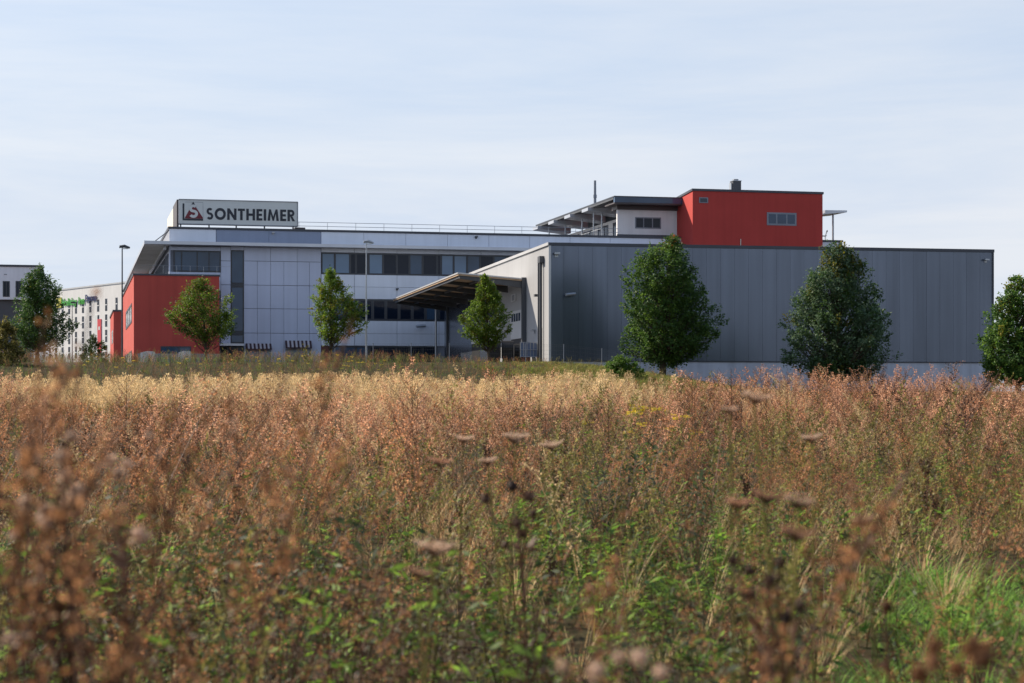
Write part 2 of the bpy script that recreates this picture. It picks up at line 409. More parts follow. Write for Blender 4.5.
# pale cladding right of px 321
b = MB()
xr = [321.3, 354.5, 397, 439, 481, 522.5, 565, 608, 651, 694]
for i in range(len(xr) - 1):
    for (ya, yb) in ((247.3, 252), (274.3, 286.2), (286.5, 298.4), (320.4, 333), (333.3, 345.4)):
        dy = (xr[i] - 321) * 0.0205
        z1, z0 = Z(321.3, ya), Z(321.3, yb)
        MW.slab(b, T(xr[i]) + 0.015, T(xr[i + 1]) - 0.015, z0, z1, -0.1, 0)
MW.slab(b, T(321.3), T(333), Z(321.3, 345.4), Z(321.3, 298.4), -0.11, 0.004)
MW.slab(b, T(694), TE, ZB, Z(321.3, 247.3), -0.1, 0)
b.build('facade_panel', M['panel_light'], office, label='pale panels between the ribbon windows')
# attic band
b = MB(); clad(b, MW, T(169.2), T(216), Z_SLAB, Z_TOP - 0.14, 6, 9); b.build('attic_panel', M['panel_light'], office, label='pale end of the attic band under the sign')
b = MB(); clad(b, MW, T(216.2), T(321), Z_SLAB, Z_TOP - 0.14, 4.4, 9); b.build('attic_panel', M['panel_blue'], office, label='darker blue grey stretch of the attic band')
b = MB(); clad(b, MW, T(321.2), TE, Z_SLAB, Z_TOP - 0.14, 3.65, 9); b.build('attic_panel', M['panel_light'], office)
b = MB(); MW.slab(b, -0.08, TE + 0.08, Z_TOP - 0.14, Z_TOP + 0.04, -74, 0.09); b.build('roof', M['coping'], office)
# overhanging roof slab: front strip and left wing
b = MB()
MW.slab(b, -2.05, TE, Z_SLAB, Z_SLAB + 0.27, -0.005, 1.3); b.build('eaves_slab', M['fascia'], office)
b = MB(); MW.slab(b, -2.05, -0.004, Z_SLAB + 0.012, Z_SLAB + 0.26, -74, -0.01); lw = b.build('eaves_wing', M['soffit'], office)
b = MB()
for k in range(60):
    d0 = -1.0 - k * 1.2; MW.slab(b, -2.0, -0.06, Z_SLAB - 0.03, Z_SLAB + 0.008, d0 - 0.75, d0)
b.build('soffit_board', M['soffit'], lw)
b = MB(); MW.slab(b, -0.42, -0.22, Z_SLAB - 0.32, Z_SLAB - 0.034, -70, -0.4); b.build('edge_beam', M['fascia'], lw)
b = MB(); MW.slab(b, -2.12, -2.054, Z_SLAB - 0.02, Z_SLAB + 0.29, -74, 1.32); b.build('gutter', M['fascia'], lw)
# left wall of the top floor with tall windows, seen under the wing
LW = Wall(MW.at(0, 0), (-0.2281, 0.9737), (-0.9737, -0.2281))
for k in range(8):
    b = MB(); LW.slab(b, 1.2 + k * 3.4, 3.9 + k * 3.4, Z_SLAB - 3.6, Z_SLAB - 0.6, -0.05, 0.04); w = b.build('window', M['glass_dark'], office)
    b = MB()
    for q in (0, 1.33, 2.64): LW.slab(b, 1.2 + k * 3.4 + q, 1.26 + k * 3.4 + q, Z_SLAB - 3.6, Z_SLAB - 0.6, 0.03, 0.09)
    b.build('frame', M['frame_grey'], w)
b = MB(); LW.slab(b, 0, 60, ZB, Z_SLAB, -0.12, -0.02); b.build('side_wall', M['panel'], office)
# thin tie rod from attic to the slab corner
b = MB(); p0 = MW.at(0.0, 0.03); p1 = MW.at(-1.2, 1.2)
b.tube([(p0.x, p0.y, Z_TOP - 0.3), (p1.x, p1.y, Z_SLAB + 0.27)], [0.04, 0.04], 5); b.build('tie_rod', M['steel'], office)

def window(parent, wall, x0, y0, x1, y1, gl, fr='frame', fw=0.09, bars=(), off=0.0, name='window', zx=None):
    """glass with a frame (sub-part) that stands proud of the wall; heights read at zx"""
    zx = x0 if zx is None else zx
    t0, t1 = wall.t(x0, off), wall.t(x1, off); z1, z0 = wall.z(zx, y0, off), wall.z(zx, y1, off)
    b = MB(); wall.slab(b, t0 + fw, t1 - fw, z0 + fw, z1 - fw, off - 0.07, off + 0.012); w = b.build(name, M[gl], parent)
    b = MB()
    wall.slab(b, t0, t1, z1 - fw, z1, off - 0.06, off + 0.035); wall.slab(b, t0, t1, z0, z0 + fw, off - 0.06, off + 0.035)
    wall.slab(b, t0, t0 + fw, z0 + fw, z1 - fw, off - 0.06, off + 0.035); wall.slab(b, t1 - fw, t1, z0 + fw, z1 - fw, off - 0.06, off + 0.035)
    for q in bars:
        tq = t0 + (t1 - t0) * q; wall.slab(b, tq - fw * 0.45, tq + fw * 0.45, z0 + fw, z1 - fw, off - 0.06, off + 0.03)
    b.build('frame', M[fr], w)
    return w
# corner window over the terrace
window(office, MW, 173.5, 250.3, 220.8, 271.6, 'glass_mid', fw=0.12, bars=(0.17, 0.50, 0.75))
# tall glazed strip of the stairwell
for (ya, yb, g) in ((250.2, 283.6, 'glass_mid'), (286.3, 331.8, 'glass_mid'), (334.2, 343, 'glass_mid')):
    window(office, MW, 230.8, ya, 243.9, yb, g, fw=0.1)
for (ya, yb) in ((283.7, 286.2), (331.9, 334.1)):
    b = MB(); MW.px(b, 230.8, ya, 243.9, yb, -0.06, 0.03); b.build('spandrel', M['frame'], office)
b = MB(); MW.px(b, 219.6, 343.4, 243.9, 345.6, -0.06, 1.0); b.build('entrance_canopy', M['fascia'], office)
window(office, MW, 219.8, 346, 243.8, 372, 'glass_dark', fw=0.1, bars=(0.33, 0.66), name='entrance_door')
# ribbon windows, second floor
edges = [(321.5, 334.8, 'glass_blind'), (334.8, 350, 'glass_blind'), (350, 356, 'glass_dark'), (356, 368.6, 'glass_dark'), (368.6, 383, 'glass_blind'), (383, 396.8, 'glass_dark'),
         (396.8, 409.4, 'glass_dark'), (409.4, 422.6, 'glass_mid'), (422.6, 437, 'glass_dark'), (437, 441, 'glass_dark'), (441, 453.6, 'glass_blind'), (453.6, 467, 'glass_blind'), (467, 480, 'glass_mid'),
         (480, 493.6, 'glass_dark'), (493.6, 507, 'glass_mid'), (507, 521, 'glass_dark'), (521, 535, 'glass_blind')]
for (xa, xb, g) in edges: window(office, MW, xa, 252.8, xb, 273.6, g, fw=0.09, zx=321.5)
# first floor ribbon
x = 333.0
for k, g in enumerate(['glass_mid', 'glass_mid', 'glass_dark', 'glass_dark', 'glass_dark', 'glass_dark', 'glass_dark', 'glass_mid', 'glass_dark']):
    window(office, MW, x, 299, x + 13.2, 319.8, g, fw=0.13, zx=321.5); x += 13.2
# ground floor ribbon
x = 329.0
for k, g in enumerate(['glass_mid', 'glass_mid', 'glass_mid', 'glass_dark', 'glass_dark', 'glass_dark', 'glass_dark', 'glass_dark']):
    window(office, MW, x, 346, x + 13.4, 366, g, fw=0.11, zx=321.5); x += 13.4
b = MB(); MW.slab(b, T(321.3), T(328.9), ZB, Z(321.3, 345.9), -0.1, 0.0); b.build('brick_pier', M['brick'], office)
# two windows with striped awnings
for (xa, xb, ya, ym, yb) in ((245.4, 271.2, 343.4, 350, 369), (285, 311.2, 340.5, 348.6, 368)):
    window(office, MW, xa + 0.4, ym + 0.3, xb - 0.4, yb, 'glass_blind', fw=0.1, bars=(0.5,), fr='frame_grey')
    t0, t1 = T(xa), T(xb); zt, zm = Z(xa, ya), Z(xa, ym)
    n = 13; b = MB()
    for k in range(n):
        ta, tb = t0 + (t1 - t0) * k / n, t0 + (t1 - t0) * (k + 1) / n
        pa, pb, pc, pd = MW.at(ta, 0.5), MW.at(tb, 0.5), MW.at(tb, 0.01), MW.at(ta, 0.01)
        b.prism([(pa.x, pa.y, zm + 0.1, zm + 0.15), (pb.x, pb.y, zm + 0.1, zm + 0.15), (pc.x, pc.y, zt - 0.05, zt), (pd.x, pd.y, zt - 0.05, zt)], 0, 0, k % 2)
    MW.slab(b, t0, t1, zm, zm + 0.099, 0.42, 0.52, 0)
    b.build('awning', [M['stripe_dark'], M['stripe_light']], office)
# small facade fittings
def wall_lamp(parent, wall, px, py, name='wall_lamp', off=0.0, size=0.16, mat='galv'):
    t, z = wall.t(px), wall.z(px, py); b = MB()
    wall.slab(b, t - size * .5, t + size * .5, z - size * .6, z + size * .6, off, off + 0.06)
    wall.slab(b, t - size * .8, t + size * .8, z + size * .1, z + size * .7, off + 0.06, off + 0.34)
    return b.build(name, M[mat], parent)
wall_lamp(office, MW, 273, 233.5); wall_lamp(office, MW, 476, 237.6, mat='steel'); wall_lamp(office, MW, 397, 289.5, size=0.14, mat='steel')
def camera_on(parent, wall, px, py, s=1.0):
    t, z = wall.t(px), wall.z(px, py); b = MB()
    p = wall.at(t, 0.02); q = wall.at(t, 0.35 * s); r = wall.at(t - 0.45 * s, 0.5 * s); r2 = wall.at(t + 0.2 * s, 0.3 * s)
    b.tube([(p.x, p.y, z), (q.x, q.y, z + 0.05)], [0.04, 0.04], 6)
    b.tube([(r2.x, r2.y, z + 0.1), (r.x, r.y, z + 0.02)], [0.1 * s, 0.1 * s], 8)
    return b.build('security_camera', M['galv'], parent)
camera_on(office, MW, 421.5, 327, 1.3)
# roof railing
b = MB(); zr0 = Z_TOP + 0.04
for k in range(27):
    t = T(300) + k * 2.5; p = MW.at(t, -0.8)
    if t < T(620): b.tube([(p.x, p.y, zr0 - 0.1), (p.x, p.y, zr0 + 0.72)], [0.022, 0.022], 5)
for h in (0.36, 0.7):
    p0, p1 = MW.at(T(299), -0.8), MW.at(T(621), -0.8); b.tube([(p0.x, p0.y, zr0 + h), (p1.x, p1.y, zr0 + h)], [0.022, 0.022], 5)
b.build('railing', M['galv'], office)
b = MB(); MW.slab(b, T(295.5), T(306), zr0 - 0.02, zr0 + 0.2, -1.6, -0.5); b.build('roof_curb', M['umber'], office)

# red corner volume with terrace
ro = XY(133.8, 154.0); RW = Wall(ro, (0.9737, 0.2281), (0.2281, -0.9737)); rte = RW.t(219.3)
RZ = RW.z(134, 275.2)
b = MB(); RW.slab(b, 0, rte, ZB, RZ, -38, 0); rv = b.build('red_annex', M['red'], office, label='low red rendered corner volume carrying a terrace')
b = MB(); RW.slab(b, -0.07, rte + 0.07, RZ, RZ + 0.14, -38.05, 0.07); b.build('coping', M['coping'], rv)
b = MB()
for k in range(10):
    p = RW.at(0.2 + k * 1.1, -0.35)
    if k < 8: b.tube([(p.x, p.y, RZ + 0.1), (p.x, p.y, RZ + 0.85)], [0.008, 0.008], 5)
p0, p1 = RW.at(0.2, -0.35), RW.at(7.9, -0.35); b.tube([(p0.x, p0.y, RZ + 0.85), (p1.x, p1.y, RZ + 0.85)], [0.011, 0.011], 5)
b.build('terrace_railing', M['galv'], rv)
window(office, RW, 160.6, 346.2, 191, 353.8, 'glass_mid', fw=0.1, bars=(0.22, 0.6))
RL = Wall(ro, (-0.2281, 0.9737), (-0.9737, -0.2281))
window(office, RL, 131.9, 303, 126.0, 322.6, 'glass_mid', fw=0.2, bars=(0.33, 0.66), zx=131.9)
window(office, RL, 131.9, 350.5, 125.4, 372, 'glass_dark', fw=0.14, bars=(0.33, 0.66), zx=131.8)

# white penthouse with stepped eaves
PW = Wall(MW.at(0, -1.2), MW.u, MW.n)
pz0, pz1 = PW.z(617, 236.9), PW.z(617, 209.5); pt0, pt1 = PW.t(617.3), PW.t(683); PIN = pt0 + 2.5
pe = PW.t(614.5, 1.6)
def back(px, t):
    """how far behind the penthouse front the line t shows at a picture column"""
    lo, hi = -45.0, 2.0
    for _ in range(50):
        md = (lo + hi) / 2; q = PW.at(t, md)
        if (q.x / q.y) * FPX + 512 < px: lo = md
        else: hi = md
    return lo
RB = back(536, pe)
ph = MB(); PW.slab(ph, PIN, pt1 + 0.5, Z_TOP - 0.1, pz1, RB + 1, -0.31); pent = ph.build('penthouse', M['white'], office, label='white rendered penthouse storey under a thin roof')
b = MB(); PW.slab(b, pt0, pt1 + 0.5, Z_TOP - 0.1, pz1, -0.30, 0); b.build('front_wall', M['white'], pent)
b = MB(); PW.slab(b, pt0 - 0.04, pt1 - 0.6, Z_TOP + 0.045, PW.z(617, 234.2), 0.003, 0.05); b.build('base_flashing', M['coping'], pent)
window(office, PW, 635, 217, 661, 228.4, 'glass_dark', fw=0.1, bars=(0.33, 0.67), fr='frame_grey')
PZ = PW.z(614.5, 203.5, 1.6); PF = PW.z(614.5, 196.8, 1.62); pe = PW.t(614.5, 1.6)
b = MB(); PW.slab(b, pe, pt1 + 0.2, PZ, PZ + 0.12, -1.5, 1.6); b.build('eaves_soffit', M['umber'], pent)
b = MB(); PW.slab(b, pe, pt1 + 0.2, PF - 0.2, PF - 0.003, RB, 1.19); b.build('roof', M['steel'], pent)
b = MB(); PW.slab(b, pe - 0.03, pt1 + 0.2, PF, PF + 0.1, RB - .05, 1.64); b.build('roof_edge', M['coping'], pent)
b = MB(); PW.slab(b, pe + .02, pt1 + 0.2, PZ + 0.125, PF - 0.004, 1.2, 1.62); b.build('roof_fascia', M['glass_mid'], pent)
b = MB(); PW.slab(b, pt0 - 0.1, pt1, pz1 + 0.003, PZ - 0.003, -1.5, 0.3); b.build('eaves_box', M['umber'], pent)
PL = Wall(PW.at(PIN, 0), (-0.2281, 0.9737), (-0.9737, -0.2281))
for k, xa in enumerate((591.5, 573.5, 557, 541)):
    d = back(xa, pe)
    b = MB(); a0, a1, a2, a3 = PW.at(pe - .35, d), PW.at(PIN, d), PW.at(PIN, d - 2.2), PW.at(pe - .35, d - 2.2)
    b.prism([(a0.x, a0.y, PF - .5, PF - .203), (a1.x, a1.y, PF - .9, PF - .203), (a2.x, a2.y, PF - .9, PF - .203), (a3.x, a3.y, PF - .5, PF - .203)], 0, 0); fin = b.build('eaves_fin', M['fascia'], pent)
    b = MB()
    for tq in ((pe + 1.0,) if k else (pe + 0.35, pe + 1.15)):
        q = PW.at(tq, d - .5); b.tube([(q.x, q.y, Z_TOP - .05), (q.x, q.y, PF - .5)], [.07, .07], 6)
    b.build('post', M['galv'], fin)
for k in range(5):
    b = MB(); PL.slab(b, 6.2 + k * 5.4, 9.8 + k * 5.4, Z_TOP + 0.2, pz1 - 0.3, -0.04, 0.03); w = b.build('window', M['glass_dark'], office)
    b = MB()
    for q in (0, 1.16, 2.32, 3.48): PL.slab(b, 6.2 + k * 5.4 + q, 6.32 + k * 5.4 + q, Z_TOP + 0.2, pz1 - 0.3, 0.02, 0.08)
    b.build('frame', M['frame_grey'], w)
b = MB(); pp = XY(595.0, 178.0); zb_ = Z_TOP + 3.2
b.tube([(pp[0], pp[1], zb_), (pp[0], pp[1], EYE + (HZ - 180.5) / FPX * 178)], [0.14, 0.11], 8); b.tube([(pp[0], pp[1], zb_ + 1.2), (pp[0], pp[1], zb_ + 1.5)], [0.17, 0.17], 8)
b.build('roof_mast', M['frame_grey'], office)
b = MB(); zc = Z_TOP + 0.5
for k in range(12):
    p = PW.at(pe + .1 - k * 0.0, -3 - k * 1.3); b.tube([(p.x, p.y, zc - .4), (p.x, p.y, zc + 0.55)], [0.012, 0.012], 4)
p0, p1 = PW.at(pe + .1, -3), PW.at(pe + .1, -17.5); b.tube([(p0.x, p0.y, zc + 0.55), (p1.x, p1.y, zc + 0.55)], [0.02, 0.02], 5)
b.build('balcony_railing', M['galv'], office)

# red penthouse
KW = Wall(MW.at(0, 3.3), MW.u, MW.n)
kt0, kt1 = KW.t(692.7), KW.t(822.6); KZ = KW.z(692.7, 190.8)
b = MB()
c0, c1, c2, c3 = KW.at(kt0), KW.at(kt1), KW.at(kt1, -5.0), KW.at(kt0, -5.0)
zl = ZB
b.prism([(c0.x, c0.y, zl, KZ), (c1.x, c1.y, zl, KZ), (c2.x, c2.y, zl, KZ - .35), (c3.x, c3.y, zl, KZ - .35)], 0, 0)
rp = b.build('red_penthouse', M['red_bright'], office, label='bright red stair and plant tower rising over the roofs')
b = MB(); c0, c1, c2, c3 = KW.at(kt0 - .08, .08), KW.at(kt1 + .08, .08), KW.at(kt1 + .08, -5.05), KW.at(kt0 - .08, -5.05)
b.prism([(c0.x, c0.y, KZ, KZ + .2), (c1.x, c1.y, KZ, KZ + .2), (c2.x, c2.y, KZ - .35, KZ - .15), (c3.x, c3.y, KZ - .35, KZ - .15)], 0, 0); b.build('coping', M['coping'], rp)
window(office, KW, 766.8, 212.3, 796.4, 225.2, 'glass_mid', fw=0.16, bars=(0.33, 0.67), fr='frame_grey')
b = MB(); KW.px(b, 699.2, 197.3, 708.2, 202.8, -0.05, 0.05); v = b.build('vent', M['frame_grey'], rp)
b = MB(); KW.px(b, 700.3, 198.2, 707.3, 202, 0.045, 0.075); b.build('grille', M['coping'], v)
b = MB(); t = KW.t(740.5); KW.slab(b, t - .03, t + .03, KW.z(740, 249), KW.z(740, 239), 0.02, 0.08); b.build('conduit', M['cream'], rp)
# flue on its roof
fx = KW.at(KW.t(735.6, -3.0), -3.0)
b = MB(); b.box((fx.x, fx.y, KZ - .2), .78, 0.8, 1.5, 0.23); fl = b.build('flue', M['steel'], rp)
b = MB(); b.box((fx.x, fx.y, KZ + 1.301), .86, .9, 0.06, 0.23); b.tube([(fx.x, fx.y, KZ + 1.36), (fx.x, fx.y, KZ + 1.5)], [0.22, 0.28], 10); b.build('flue_cap', M['galv'], fl)
b = MB(); b.box((fx.x - 0.47, fx.y - .1, KZ - .2), 0.1, 0.5, 1.35, 0.23); b.build('flue_pipe', M['galv'], fl)
# balcony and small canopy at its right
b = MB(); t0, t1 = T(822.6), T(844.5); zc = Z(823, 213.4)
a0, a1, a2, a3 = MW.at(t0, 0.6), MW.at(t1, 0.6), MW.at(t1 - .2, -3), MW.at(t0, -3)
b.prism([(a0.x, a0.y, zc - .12, zc + .25), (a1.x, a1.y, zc + .1, zc + .27), (a2.x, a2.y, zc + .1, zc + .27), (a3.x, a3.y, zc - .12, zc + .25)], 0, 0); cn = b.build('balcony_canopy', M['fascia'], office)
b = MB(); p = MW.at(T(833), 0.0); b.tube([(p.x, p.y, Z_TOP - .1), (p.x, p.y, zc)], [0.09, 0.09], 8); b.build('post', M['galv'], cn)

# garden chair on that balcony
cp = MW.at(T(827), -0.9)
ch = thing('balcony_chair', 'small dark metal chair on the roof balcony beside the red tower', 'chair', (cp.x, cp.y, Z_TOP + 0.04))
cz = Z_TOP + 0.04
b = MB(); b.box((cp.x, cp.y, cz + 0.42), 0.5, 0.5, 0.05, 0.3); b.build('seat', M['steel'], ch)
b = MB(); b.tube([(cp.x + .22, cp.y - .2, cz + .47), (cp.x + .36, cp.y - .2, cz + .98)], [.02, .02], 5); b.tube([(cp.x + .22, cp.y + .2, cz + .47), (cp.x + .36, cp.y + .2, cz + .98)], [.02, .02], 5)
b.box((cp.x + .36, cp.y, cz + .8), .04, .46, .18); b.build('backrest', M['steel'], ch)
for sx, sy in ((-1, -1), (1, -1), (1, 1), (-1, 1)):
    b = MB(); b.tube([(cp.x + sx * .21, cp.y + sy * .21, cz), (cp.x + sx * .19, cp.y + sy * .19, cz + .43)], [.018, .018], 5); b.build('leg', M['steel'], ch)

# ------------------------------------------------------------------ rooftop sign
SW = Wall(MW.at(0, -0.35), MW.u, MW.n)
st0, st1 = SW.t(179.4), SW.t(297.4); sz0, sz1 = SW.z(180, 223.4), SW.z(180, 199.6)
so = SW.at((st0 + st1) / 2, -0.3)
sg = thing('rooftop_sign', 'long white rooftop sign box with black company lettering and a red triangle emblem', 'sign', (so.x, so.y, Z_TOP + 0.04))
b = MB(); SW.slab(b, st0, st1, sz0, sz1, -0.5, 0); b.build('panel', M['sign'], sg)
b = MB(); SW.slab(b, st0 - 0.05, st1 + 0.05, sz0 - 0.07, sz0 - 0.003, -0.55, 0.06); SW.slab(b, st0 - 0.05, st1 + 0.05, sz1 + 0.003, sz1 + 0.06, -0.55, 0.06)
SW.slab(b, st1 + 0.003, st1 + 0.06, sz0, sz1, -0.55, 0.06); b.build('frame', M['frame_grey'], sg)
b = MB(); SW.slab(b, st0 - 0.22, st0 - 0.055, sz0 - 0.25, sz1, -6.3, 0.02); b.build('side_panel', M['umber'], sg, label='dark brown end face of the sign')
b = MB(); SW.slab(b, st0 - 0.2, st0 - 0.07, sz0 - 0.2, sz1 - 0.1, -17.0, -6.35); b.build('side_panel', M['cream'], sg, label='cream rear stretch of the side face')
for q in (0.012, 0.25, 0.48, 0.72, 0.965):
    tq = st0 + (st1 - st0) * q; p = SW.at(tq, -0.25); b = MB(); b.box((p.x, p.y, Z_TOP + 0.02), 0.1, 0.3, sz0 - Z_TOP - 0.08, 0.23); b.build('leg', M['steel'], sg)
SC = (st1 - st0) / 755.0                        # metres per unit of the sign's own grid (755 x ~160)
zmid = lambda yy: sz1 - (yy) * (sz1 - sz0) / 152.0
def sgn(poly, mat, name, o0=0.004, o1=0.03, parent=None):
    """flat shape on the sign; polygon in sign grid units (x right, y down)"""
    i = 0; b = MB(); n = len(poly)
    f = [SW.at(st0 + x * SC, o1) for x, y in poly]; k = [SW.at(st0 + x * SC, o0) for x, y in poly]
    b.v += [(p.x, p.y, zmid(q[1])) for p, q in zip(f, poly)] + [(p.x, p.y, zmid(q[1])) for p, q in zip(k, poly)]
    b.f.append(tuple(range(n))); b.f.append(tuple(range(2 * n - 1, n - 1, -1))); b.m += [0, 0]
    for a in range(n): c = (a + 1) % n; b.f.append((a, n + a, n + c, c)); b.m.append(0)
    return b.build(name, M[mat], parent or sg)
em = sgn([(20, 24), (31, 24), (31, 120), (150, 120), (150, 132), (20, 132)], 'ink', 'emblem', 0.003, 0.02)
sgn([(33, 119), (80, 30), (94, 30), (148, 112), (148, 119)], 'sign_red', 'triangle', 0.003, 0.022, em)
sgn([(76, 30), (87, 12), (99, 30)], 'ink', 'tip', 0.003, 0.024, em)
sgn([(36, 14), (150, 14), (150, 15.5), (36, 15.5)], 'frame_grey', 'border', 0.003, 0.015, em)
sgn([(148.6, 16), (150, 16), (150, 119.5), (148.6, 119.5)], 'frame_grey', 'border', 0.003, 0.015, em)
def ftext(txt, name, mat, parent, wall, t0, t1, z0, z1, off, bold=0.02, depth=0.015):
    cu = bpy.data.curves.new('lettering_curve', 'FONT'); cu.body = txt; cu.size = 1.0; cu.extrude = depth; cu.offset = bold; cu.resolution_u = 3
    cu.space_character = 1.04
    ob = bpy.data.objects.new('lettering_curve', cu); COL.objects.link(ob)
    dg = bpy.context.evaluated_depsgraph_get(); me = bpy.data.meshes.new_from_object(ob.evaluated_get(dg))
    bpy.data.objects.remove(ob)
    xs = [v.co.x for v in me.vertices]; ys = [v.co.y for v in me.vertices]
    x0, x1, y0, y1 = min(xs), max(xs), min(ys), max(ys)
    root = parent
    while root.parent is not None: root = root.parent
    for v in me.vertices:
        fx_ = (v.co.x - x0) / (x1 - x0); fy_ = (v.co.y - y0) / (y1 - y0); p = wall.at(t0 + (t1 - t0) * fx_, off + v.co.z + depth)
        v.co = Vector((p.x, p.y, z0 + (z1 - z0) * fy_)) - root.location
    me.materials.clear(); me.materials.append(M[mat])
    o = bpy.data.objects.new(name, me); COL.objects.link(o); o.parent = parent
    return o
def poly_letters(word, parent, t0, t1, z0, z1, off, mat, name):
    """bold geometric capitals, each drawn from straight and round strokes"""
    s_ = .235; wid = dict(S=.62, O=1.04, N=.86, T=.66, H=.82, E=.56, I=s_, M=1.06, R=.66)
    def strip(pts, w):
        out = []
        for i in range(len(pts) - 1):
            def nrm(k):
                a = pts[max(k - 1, 0)]; c = pts[min(k + 1, len(pts) - 1)]; dx, dy = c[0] - a[0], c[1] - a[1]; l = math.hypot(dx, dy); return (-dy / l * w / 2, dx / l * w / 2)
            n0, n1 = nrm(i), nrm(i + 1); p, q = pts[i], pts[i + 1]
            out.append([(p[0] + n0[0], p[1] + n0[1]), (q[0] + n1[0], q[1] + n1[1]), (q[0] - n1[0], q[1] - n1[1]), (p[0] - n0[0], p[1] - n0[1])])
        return out
    def glyph(c):
        w = wid[c]; s = s_
        if c == 'T': return [[(w/2 - s/2, 0), (w/2 + s/2, 0), (w/2 + s/2, 1 - s*.85), (w, 1 - s*.85), (w, 1), (0, 1), (0, 1 - s*.85), (w/2 - s/2, 1 - s*.85)]]
        if c == 'H': return [[(0, 0), (s, 0), (s, .39), (w - s, .39), (w - s, 0), (w, 0), (w, 1), (w - s, 1), (w - s, .6), (s, .6), (s, 1), (0, 1)]]
        if c == 'E': return [[(0, 0), (w, 0), (w, .2), (s, .2), (s, .4), (w*.94, .4), (w*.94, .6), (s, .6), (s, .8), (w, .8), (w, 1), (0, 1)]]
        if c == 'I': return [[(0, 0), (s, 0), (s, 1), (0, 1)]]
        if c == 'N': return [[(0, 0), (s*.95, 0), (s*.95, .60), (w - s*.95, 0), (w, 0), (w, 1), (w - s*.95, 1), (w - s*.95, .40), (s*.95, 1), (0, 1)]]
        if c == 'M': return [[(0, 0), (s, 0), (s + .06, .60), (w/2 - .07, 0), (w/2 + .07, 0), (w - s - .06, .60), (w - s, 0), (w, 0), (w - .13, 1), (w - .13 - s*.75, 1), (w/2, .36), (.13 + s*.75, 1), (.13, 1)]]
        if c == 'O': return strip([(w/2 + (w/2 - s/2) * math.cos(a), .5 + (.52 - s/2) * math.sin(a)) for a in [k * math.pi / 14 for k in range(29)]], s)
        if c == 'S':
            r = .265 - .0; up = [(.30 + .2 * math.cos(a), .71 + .2 * math.sin(a)) for a in [R(38 + k * 232 / 12) for k in range(13)]]
            dn = [(.30 + .215 * math.cos(a), .30 + .21 * math.sin(a)) for a in [R(72 - k * 222 / 12) for k in range(13)]]
            return strip(up + dn, s * .86)
        if c == 'R':
            bowl = [(s + .001, .9), (.36, .9)] + [(.36 + .19 * math.cos(a), .7 + .2 * math.sin(a)) for a in [R(90 - k * 18) for k in range(1, 10)]] + [(.36, .5), (s + .001, .5)]
            return [[(0, 0), (s, 0), (s, 1), (0, 1)]] + strip(bowl, s * .85) + [[(.27, .398), (.47, .398), (w + .06, 0), (w - .2, 0)]]
    total = sum(wid[c] for c in word) + .125 * (len(word) - 1); b = MB(); x = 0
    for c in word:
        for pg in glyph(c):
            n = len(pg); i = len(b.v)
            for o_ in (off + .02, off):
                for (px_, py_) in pg:
                    p = SW.at(t0 + (t1 - t0) * (x + px_) / total, o_); b.v.append((p.x, p.y, z0 + (z1 - z0) * py_))
            b.f.append(tuple(range(i, i + n))); b.m.append(0)
            for a in range(n): e = (a + 1) % n; b.f.append((i + a, i + n + a, i + n + e, i + e)); b.m.append(0)
        x += wid[c] + .125
    return b.build(name, M[mat], parent)
poly_letters('SONTHEIMER', sg, st0 + 172 * SC, st0 + 736 * SC, zmid(123), zmid(49), 0.004, 'ink', 'lettering')
poly_letters('S', em, st0 + 60 * SC, st0 + 118 * SC, zmid(114), zmid(30), 0.026, 'sign', 'emblem_letter')

# ------------------------------------------------------------------ warehouse hall
ho = XY(549.3, 118.0); HW = Wall(ho, (0.982, 0.189), (0.189, -0.982)); HL = Wall(ho, (-0.189, 0.982), (-0.982, -0.189))
hte = HW.t(993.2); HZT = HW.z(549, 245.6); HZC = HW.z(549, 360.4); HD = 43.0
hall = thing('warehouse_hall', 'windowless grey metal clad warehouse hall with pale concrete plinth', 'warehouse', (ho[0], ho[1], YARD))
b = MB()
c = [HW.at(.14, -.14), HW.at(hte - .14, -.14), HW.at(hte - .14, -HD), HW.at(.14, -HD)]; b.prism(c, -1.0, HZT - .05); b.build('wall', M['backing'], hall)
b = MB(); clad(b, HW, 0, hte, HZC, HZT, 0.925, 30, 0.0, 0.009, 0.13, tilt=0.006); b.build('front_cladding', M['clad'], hall)
b = MB(); HW.slab(b, 0.02, hte - 0.02, -1.0, HZC - 0.07, -0.13, -0.03); b.build('plinth', M['concrete'], hall)
b = MB(); HW.slab(b, 0.0, hte, HZC - 0.066, HZC - 0.004, -0.1, 0.03); b.build('drip_sill', M['coping'], hall)
HS = HL.t(497)
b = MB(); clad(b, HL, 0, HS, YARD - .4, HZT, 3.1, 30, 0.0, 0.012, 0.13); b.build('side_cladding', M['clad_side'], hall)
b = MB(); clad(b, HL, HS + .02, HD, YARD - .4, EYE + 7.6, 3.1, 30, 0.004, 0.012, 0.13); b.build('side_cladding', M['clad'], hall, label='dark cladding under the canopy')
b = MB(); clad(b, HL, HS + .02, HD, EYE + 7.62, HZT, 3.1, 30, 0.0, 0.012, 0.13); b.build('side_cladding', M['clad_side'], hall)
b = MB(); HW.slab(b, -.04, hte + .06, HZT + .003, HZT + .2, -HD, .06); b.build('roof', M['coping'], hall)
b = MB(); HL.slab(b, -.05, HD, HZT + .03, HZT + .215, .043, .1); b.build('side_coping', M['coping_light'], hall)
b = MB(); HW.slab(b, -.045, .10, YARD - .3, HZT, .004, .05); b.build('corner_trim', M['coping_light'], hall)
b = MB(); HW.slab(b, hte - .08, hte + .03, HZC, HZT, .004, .05); b.build('corner_trim', M['coping'], hall)
wall_lamp(hall, HW, 556.3, 255, size=.22); camera_on(hall, HW, 571, 295.6, 1.0)
